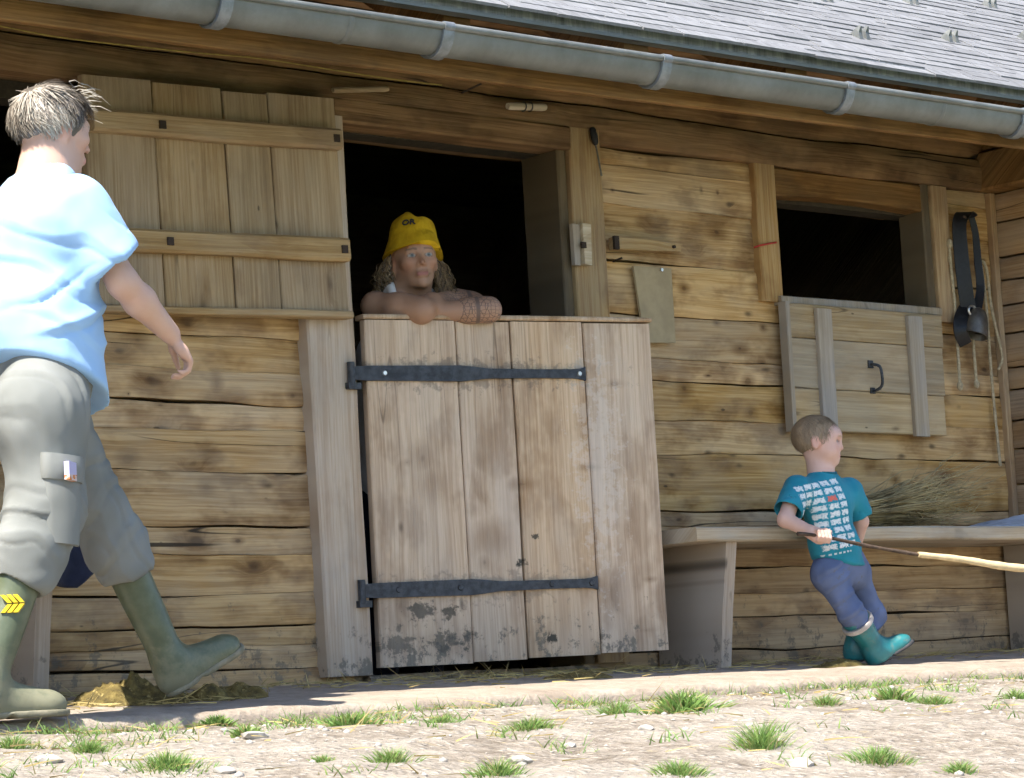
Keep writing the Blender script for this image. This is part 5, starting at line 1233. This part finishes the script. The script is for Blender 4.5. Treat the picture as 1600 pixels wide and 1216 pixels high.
inU = g.math('MULTIPLY', g.math('GREATER_THAN', uu, 0.0), g.math('LESS_THAN', uu, 5.0)); inV = g.math('MULTIPLY', g.math('GREATER_THAN', vv, 0.0), g.math('LESS_THAN', vv, 9.0))
ins = g.math('MULTIPLY', inU, inV)
# body of the animal, its head at one side, two gaps for the legs
j1 = g.math('MULTIPLY', g.math('SUBTRACT', nz.outputs['Fac'], .5), 1.3)
bx = g.math('ADD', g.math('ABSOLUTE', g.math('SUBTRACT', uf, .5)), g.math('MULTIPLY', j1, .4)); by = g.math('ADD', g.math('ABSOLUTE', g.math('SUBTRACT', vf, .52)), g.math('MULTIPLY', j1, .5))
body_ = g.math('MULTIPLY', g.math('LESS_THAN', bx, .40), g.math('LESS_THAN', by, .35))
legs = g.math('MULTIPLY', g.math('LESS_THAN', g.math('ABSOLUTE', g.math('SUBTRACT', uf, .5)), .10), g.math('LESS_THAN', vf, .30))
body_ = g.math('MULTIPLY', body_, g.math('SUBTRACT', 1.0, legs))
mask = g.math('MULTIPLY', body_, ins)
nrm = g.sep(g.node('ShaderNodeNewGeometry').outputs['Normal'])[1]; mask = g.math('MULTIPLY', mask, g.math('LESS_THAN', nrm, -.12))
mask = g.math('MULTIPLY', mask, g.mr(nz.outputs['Fac'], .34, .46, .35, 1.0))
isr = g.math('MULTIPLY', g.math('COMPARE', ui, 3.0, .1), g.math('COMPARE', vi, 6.0, .1))
txt = g.math('MULTIPLY', g.math('LESS_THAN', g.math('ABSOLUTE', g.math('ADD', v, PV*4.5+.010)), .0032), g.math('MULTIPLY', g.math('LESS_THAN', g.math('ABSOLUTE', g.math('SUBTRACT', u, .008)), .055), g.math('GREATER_THAN', g.math('FRACT', g.math('MULTIPLY', u, 75.0)), .45)))
txt = g.math('MULTIPLY', txt, g.math('LESS_THAN', nrm, -.12))
a = g.noise(g.vmath('MULTIPLY', c, (11, 11, 8)), 1, 2, .5)
base = g.mix(g.mr(a, .3, .7), (.018, .205, .285), (.03, .26, .35))
k = g.mix(g.math('MAXIMUM', mask, g.math('MULTIPLY', txt, .7)), base, g.mix(isr, (.72, .76, .76), (.70, .16, .12)))
M['teal'] = g.out(k, .9, g.bump(a, .6, .02), spec=.12, sheen=.08)
flesh('t_shirt', fl, M['teal'], boy, lambda v: wrinkle(.0028, (11, 11, 8), 33)(v)+.005*ridge(v, (.5, .2, 1), 45, 61, .03))
M['collar'] = plain('dark_teal_rib', (.012, .13, .18), .9)
mm = MB(); cn_ = Vector(bneck)+Vector((.004, -.004, .008)); pts = [cn_+Vector((.041*math.cos(a), .042*math.sin(a), .010*math.sin(a))) for a in np.linspace(0, 6.283, 28)]
mm.tube(pts, .0052, 7); o = mm.build('collar', M['collar'], boy, 60); o.matrix_parent_inverse = Matrix.Translation(-Vector(boy.location))
# trousers
fl = Field((.78, -.70, .02), (1.42, -.34, .46), .0046)
fl.cone(bpel+np.array([-.03, 0, .03]), bpel+np.array([.03, 0, .03]), .066, .066, .03); fl.cone(bhR, bhL, .059, .059, .04)
bcR = bkR*.80+baR*.20; fl.cone(bhR, bkR, .049, .043, .025); fl.cone(bkR, bcR, .043, .045, .02)
f2 = Field((.78, -.70, .02), (1.42, -.34, .46), .0046); bcL = bkL*.12+baL*.88; f2.cone(bhL, bkL, .048, .041, .025); f2.cone(bkL, bcL, .047, .040, .02)
hh = np.clip(.012-np.abs(fl.f-f2.f), 0, None)/.012; fl.f = np.minimum(fl.f, f2.f)-hh*hh*.003
d_ = (baR-bkR)/np.linalg.norm(baR-bkR); fl.cone(bcR+d_*.014, bcR+d_*.1, .043, .043, .004, None, 's'); fl.cone(bcR+d_*.084, bcR+d_*.15, .07, .07, .004, None, 's')
g = G('violet_blue_trousers'); c = g.coord(); a = g.noise(g.vmath('MULTIPLY', c, (10, 10, 8)), 1, 2, .5); st = g.noise(c, 26, 4, .7)
k = g.mix(g.mr(a, .3, .7), (.10, .13, .23), (.145, .18, .30)); k = g.mix(g.mr(st, .60, .70, 0, .6), k, (.14, .135, .13)); M['btrou'] = g.out(k, .92, g.bump(a, .8, .025), spec=.12)
bt = flesh('trousers', fl, M['btrou'], boy, lambda v: wrinkle(.0028, (12, 12, 10), 43)(v)+.006*ridge(v, (-.6, .2, 1), 50, 71, .03)+.004*vnoise(v, (7, 7, 34), 9)*sstep(v[:, 2], .26, .14))
M['cuff'] = plain('trouser_lining', (.42, .38, .35), .9)
mm = MB(); cR = Vector(bcR)+Vector(d_)*.008; q = Vector(d_).to_track_quat('Z', 'Y'); mm.rings([[cR+q @ Vector((rr_*math.cos(a), rr_*math.sin(a), z_)) for a in np.linspace(0, 6.283, 22, endpoint=False)] for rr_, z_ in ((.055, -.006), (.0565, .0), (.0555, .010), (.051, .010), (.051, -.006))]); o = mm.build('cuff', M['cuff'], None, 60); o.parent = bt; o.matrix_parent_inverse = (Matrix.Translation(Vector(boy.location)) @ bt.matrix_parent_inverse).inverted()
g = G('teal_rubber'); c = g.coord(); a = g.noise(c, 18, 3, .6); mud = g.mr(g.noise(c, 40, 4, .7), .52, .68, 0, .35); M['bboot'] = g.out(g.mix(mud, g.mix(g.mr(a, .3, .7), (.014, .135, .150), (.025, .185, .20)), (.17, .17, .14)), g.mr(mud, 0, .35, .35, .7), g.bump(a, .1, .004), spec=.5)
M['bsole'] = plain('dark_rubber_sole', (.05, .05, .055), .7)
boot('boot', boy, bcR-d_*.016, baR+np.array([-.004, 0, .004]), (.84, -.30, .46), (-.42, .18, .88), .172, .66, M['bboot'], M['bsole'], .062, .073)
baL2 = baL.copy(); baL2[2] = ledge_z(-.44)+.050
boot('boot', boy, bcL+np.array([0, 0, .05]), baL2, (.62, -.78, 0), (0, 0, 1), .145, .58, M['bboot'], M['bsole'], .062, .066)
# hair: short crop
r = random.Random(8)
hair_cap(boy, bh, bs, BF, (.113, .093, .098), (-.015, 0, .033), (((.052, 0, .03), (1, 0, -.62)), ((-.030, 0, -.072), (.36, 0, -1))), (.30, .215, .135), 13, .0022)
S = Strands()
for i in range(3000):
    th = r.uniform(0, 6.283); ph = math.acos(r.uniform(-.6, 1)); d = np.array([math.sin(ph)*math.cos(th), math.sin(ph)*math.sin(th), math.cos(ph)])
    f_, l_, u_ = -.015+.112*d[0], .092*d[1], .033+.097*d[2]
    if (f_-.052)-.62*(u_-.03) > .004 or (f_+.030)*.36-(u_+.072) > .002: continue
    p = Vector(bh+bs*(BF[0]*f_+BF[1]*l_+BF[2]*u_)); nrm = Vector(BF[0]*d[0]+BF[1]*d[1]+BF[2]*d[2])
    flow = Vector(BF[0])*(.7*d[2]+.1)+Vector(BF[2])*(-.9)+Vector((r.gauss(0, .18), r.gauss(0, .18), r.gauss(0, .18))); flow = (flow-nrm*flow.dot(nrm)).normalized(); L = r.uniform(.012, .026)
    k = r.random(); dk = .62 if d[2] > .55 else 1.0; col = tuple(dk*q for q in ((.36, .27, .18) if k < .5 else ((.31, .225, .145) if k < .85 else (.26, .185, .12))))
    S.add([p-nrm*.002, p+flow*L*.5+nrm*.002, p+flow*L+nrm*.002], .0019, col, flow.cross(nrm).normalized())
o = S.build('hair_strands', boy); o['kind'] = 'stuff'
# the stick he holds: thin dark grip, far end painted pale for the sunlight on it
st_o = empty('stick', tuple(stick_a)); tag(st_o, 'long stick with a dark thin end and an end coloured pale for sunlight in the child hand', 'stick')
e_end = A(1720, 893, -.90); mid = stick_b
mm = MB(); pts = catmull([stick_a-sdv*.03, fc, (fc+mid)/2+np.array([0, 0, -.003]), mid], 6); mm.tube(pts, [.0062+.0006*math.sin(i*1.3) for i in range(len(pts))], 8); M['bark'] = plain('dark_bark', (.075, .05, .035), .8, 0, .4, 40); o = mm.build('bark_end', M['bark'], None, 60); o.parent = st_o; o.matrix_parent_inverse = Matrix.Translation(-Vector(st_o.location))
mm = MB(); pts = catmull([mid-sdv*.004, A(1500, 874, -.745), A(1560, 884, -.79), A(1610, 889, -.82), e_end], 6); mm.tube(pts, [.0092+.0045*min(1, i/12)+.0007*math.sin(i*1.7) for i in range(len(pts))], 9); M['sunlit'] = plain('sunlit_wood', (.60, .47, .27), .7, 0, .12, 30); o = mm.build('sunlit_end', M['sunlit'], None, 60); o.parent = st_o; o.matrix_parent_inverse = Matrix.Translation(-Vector(st_o.location))

# ------------------------------------------------------------------ the person leaning on the half door
wom = empty('person', tuple(A(660, 500, .10))); wom.location.z = 0.02; tag(wom, 'person in yellow hat leaning folded tattooed arms on the half door', 'person')
wc = A(648, 409, .015); WF = frame((-.42, -.90, .05), (-.02, .05, 1)); ws = .90
wn_ = A(636, 462, .075); wch = np.array([wn_[0], .13, 1.02]); wsR = A(586, 478, .05); wsL = A(704, 478, .13)
weR = A(658, 486, -.112); wwR = A(712, 464, .0); weL = A(763, 484, -.185); wwL = A(668, 489, -.085)
fl = Field((-.86, -.24, .55), (.08, .34, 1.56), .0042)
head(fl, wc, ws, WF, False, True)
fl.cone(wc-WF[2]*.06-WF[0]*.018, wn_-np.array([0, 0, .02]), .050, .054, .025)
fl.cone(wsR, wsL, .036, .036, .03); fl.cone(wn_, wch, .06, .10, .05, ((1, 0, 0), 1.3)); fl.cone(wch, wch+np.array([0, .08, -.40]), .11, .12, .04, ((1, 0, 0), 1.25))
def arm(sh, el, wr, flip):
    fl.cone(sh, sh*.45+el*.55, .038, .040, .04); fl.cone(sh*.45+el*.55, el, .042, .031, .05)
    m_ = el*.68+wr*.32; fl.cone(el, m_, .031, .038, .05); fl.cone(m_, wr, .038, .026, .02)
arm(wsR, weR, wwR, 1); arm(wsL, weL, wwL, -1)
hand(fl, wwR, (.75, .55, .10), (-.2, .5, -.8), .9, (.35, .4, .4, .45), .3, 1); hand(fl, wwL, (-.9, .4, .0), (.1, .3, -.9), .9, (.35, .4, .4, .45), .3, -1)
SKW = (.40, .235, .155)
def wcols(v, n):
    C = face_cols(v, wc, ws, WF, SKW, (.30, .11, .10), (.12, .17, .19), (.10, .065, .04))
    t_ = np.exp(-(((v-weR)**2).sum(1))/.02)[:, None]; C = C*(1-.5*t_)+np.array((.36, .19, .11))*.5*t_
    return C
wb = flesh('body', fl, M['skin'], wom, None, wcols)
# tattoo: honeycomb lines and solid leaf shapes on the far forearm only
g = G('tattooed_skin'); at_ = g.node('ShaderNodeAttribute', attribute_name='Col'); c = g.coord()
aL = np.array(wwL); ax_ = weL-wwL; Lx = float(np.linalg.norm(ax_)); ax_ = ax_/Lx
def dot2(e, off): n = g.node('ShaderNodeVectorMath', operation='DOT_PRODUCT'); g.put(n.inputs[0], g.vmath('SUBTRACT', c, tuple(off))); g.put(n.inputs[1], tuple(e)); return n.outputs['Value']
tpos = dot2(ax_, aL)
far = g.math('MULTIPLY', g.mr(tpos, Lx*.30, Lx*.36), g.math('LESS_THAN', g.sep(c)[1], .06))
far = g.math('MULTIPLY', far, g.math('GREATER_THAN', g.sep(c)[0], float(A(694, 490, -.08)[0])))
ve = g.vor(g.vmath('MULTIPLY', c, (70, 70, 88)), 1, 'DISTANCE_TO_EDGE', .35).outputs['Distance']; lines = g.mr(ve, .03, .10, 1, 0)
vf_ = g.vor(g.vmath('MULTIPLY', c, (24, 24, 34)), 1, 'F1'); leaf = g.math('MULTIPLY', g.math('GREATER_THAN', g.sep(vf_.outputs['Color'])[0], .72), g.mr(vf_.outputs['Distance'], .25, .38, 1, 0))
bandm = g.mr(g.math('ABSOLUTE', g.math('SUBTRACT', tpos, Lx*.80)), .004, .009, 1, 0)
ink = g.math('MULTIPLY', far, g.math('MAXIMUM', g.math('MAXIMUM', g.math('MULTIPLY', lines, .75), leaf), g.math('MULTIPLY', bandm, .8)))
n = g.noise(c, 120, 3, .6)
M['tskin'] = g.out(g.mix(g.math('MULTIPLY', ink, .82), at_.outputs['Color'], (.035, .042, .05)), .5, g.bump(n, .1, .001), spec=.35)
wb.data.materials[0] = M['tskin']
# white vest
fl = Field((-.86, -.10, .50), (.02, .40, 1.30), .006)
fl.cone(wch+np.array([0, 0, .04]), wch+np.array([0, .08, -.45]), .118, .135, .04, ((1, 0, 0), 1.28)); fl.cone(wn_+np.array([-.072, -.005, .012]), wch+np.array([-.07, -.03, .02]), .030, .06, .03); fl.cone(wn_+np.array([.085, .005, .005]), wch+np.array([.07, -.03, .02]), .030, .06, .03)
fl.cone(A(603, 458, .055), A(611, 450, .02), .012, .012, .004); fl.cone(A(611, 450, .02), A(619, 476, -.035), .012, .012, .004)
M['vest'] = fabric('white_vest', (.70, .69, .68), .08)
flesh('vest', fl, M['vest'], wom, wrinkle(.003, (12, 12, 8), 53))
# legs under the door line, standing on the barn floor
fl = Field((-.86, .02, .0), (.02, .42, .74), .009)
for q in (-.09, .09): fl.cone(wch+np.array([q, .08, -.42]), np.array([wch[0]+q, .22, .12]), .095, .06, .04); fl.cone(np.array([wch[0]+q, .22, .12]), np.array([wch[0]+q, .16, .06]), .05, .04, .02)
flesh('trousers', fl, M['navy'], wom)
# bucket hat
hat_c = wc+WF[2]*.044+WF[0]*-.012; HW = frame(WF[0]+np.array([.0, 0, .16]), WF[2]+.13*RIGHT)
prof = [(.120, -.030), (.1185, -.027), (.112, -.008), (.104, .018), (.0985, .030), (.097, .040), (.0945, .058), (.090, .078), (.082, .096), (.066, .108), (.040, .113), (.012, .114)]
mm = MB(); rr = []; nseg = 56
for i, (rd, zz) in enumerate(prof):
    ring = []
    for j in range(nseg):
        a = 2*math.pi*j/nseg; x, y = math.cos(a), math.sin(a); k_ = rd*(1.0+.03*math.sin(2*a+1)+.018*math.sin(5*a+i*.2))
        dz = .010*math.sin(a*2+.6)*(zz < .02)+.004*math.sin(a*3)
        if zz > .07:                                   # soft crown pinched into two peaks
            w_ = (zz-.07)/.044; dz += w_*(.020*math.exp(-((y*k_+.030)**2)/.0006) - .014*math.exp(-((y*k_-.008)**2)/.0005)+.004*math.sin(7*a))
        ring.append(hat_c+.90*(HW[0]*(x*k_*1.06)+HW[1]*(y*k_*.90)+HW[2]*(zz*.94+dz)))
    rr.append(ring)
mm.rings(rr, True)
g = G('yellow_hat_cloth'); c = g.coord(); a = g.noise(c, 26, 4, .6); b = g.noise(c, 340, 2)
M['hat'] = g.out(g.mix(g.mr(a, .3, .7), (.50, .29, .010), (.64, .39, .016)), .9, g.bump(b, .2, .001, g.bump(a, .7, .012)), spec=.15)
me = mesh_from(mm.v, mm.f, 'hat', True); me.materials.append(M['hat'])
hat = bpy.data.objects.new('hat', me); COL.objects.link(hat); hat.parent = wom; hat.matrix_parent_inverse = Matrix.Translation(-Vector(wom.location)); me.shade_smooth()
# worn dark letters on the crown
fc_ = bpy.data.curves.new('letters', 'FONT'); fc_.body = 'OR'; fc_.size = .034; fc_.align_x = 'CENTER'; fc_.extrude = .001; fc_.offset = .0012
to = bpy.data.objects.new('letters', fc_); COL.objects.link(to); bpy.context.view_layer.update()
tme = bpy.data.meshes.new_from_object(to.evaluated_get(bpy.context.evaluated_depsgraph_get())); bpy.data.objects.remove(to)
bm = bmesh.new(); bm.from_mesh(tme); bmesh.ops.subdivide_edges(bm, edges=[e for e in bm.edges if e.calc_length() > .006], cuts=2); bm.to_mesh(tme); bm.free()
hv = [Vector(v_) for v_ in mm.v]
cA = math.radians(-24)
for v_ in tme.vertices:
    a = cA+v_.co.x/.090; zz = .056+v_.co.y*.95; rd = float(np.interp(zz, [p[1] for p in prof], [p[0] for p in prof]))*(1.0+.03*math.sin(2*(a-0)+1))+.0035+v_.co.z
    x, y = math.cos(a), math.sin(a)
    v_.co = Vector(hat_c+.90*(HW[0]*(x*rd*1.06)+HW[1]*(y*rd*.90)+HW[2]*(zz*.94)))
M['ink'] = plain('dark_print', (.03, .03, .035), .8)
o = link('letters', tme, M['ink']); o.parent = hat; o.matrix_parent_inverse = (Matrix.Translation(Vector(wom.location)) @ hat.matrix_parent_inverse).inverted()
# curly hair falling behind the ears
r = random.Random(21); S = Strands()
for i in range(520):
    sd_ = 1 if i % 5 < 2 else -1            # WF left axis: +1 = image right
    root = wc+ws*(WF[0]*r.uniform(-.09, -.005)+WF[1]*sd_*r.uniform(.066, .088)+WF[2]*r.uniform(-.03, .035))
    L = r.uniform(.08, .14) if sd_ < 0 else r.uniform(.10, .18); ph = r.uniform(0, 6.28); am = r.uniform(.006, .015); out = r.uniform(.01, .055)
    pts = []
    for k in range(13):
        t = k/12; pts.append(Vector(root+WF[1]*sd_*(out*math.sin(t*2.2)+am*math.cos(ph+t*15)*t**.5)-WF[2]*(L*t)+WF[0]*(am*math.sin(ph+t*15)*t**.5+.02*t*r.uniform(.2, 1))))
    k = r.random(); col = (.27, .18, .085) if k < .4 else ((.16, .10, .05) if k < .75 else (.06, .04, .022))
    S.add(pts, r.uniform(.003, .0055), col, Vector(RIGHT+.3*UP).normalized())
o = S.build('hair', wom); o['kind'] = 'stuff'
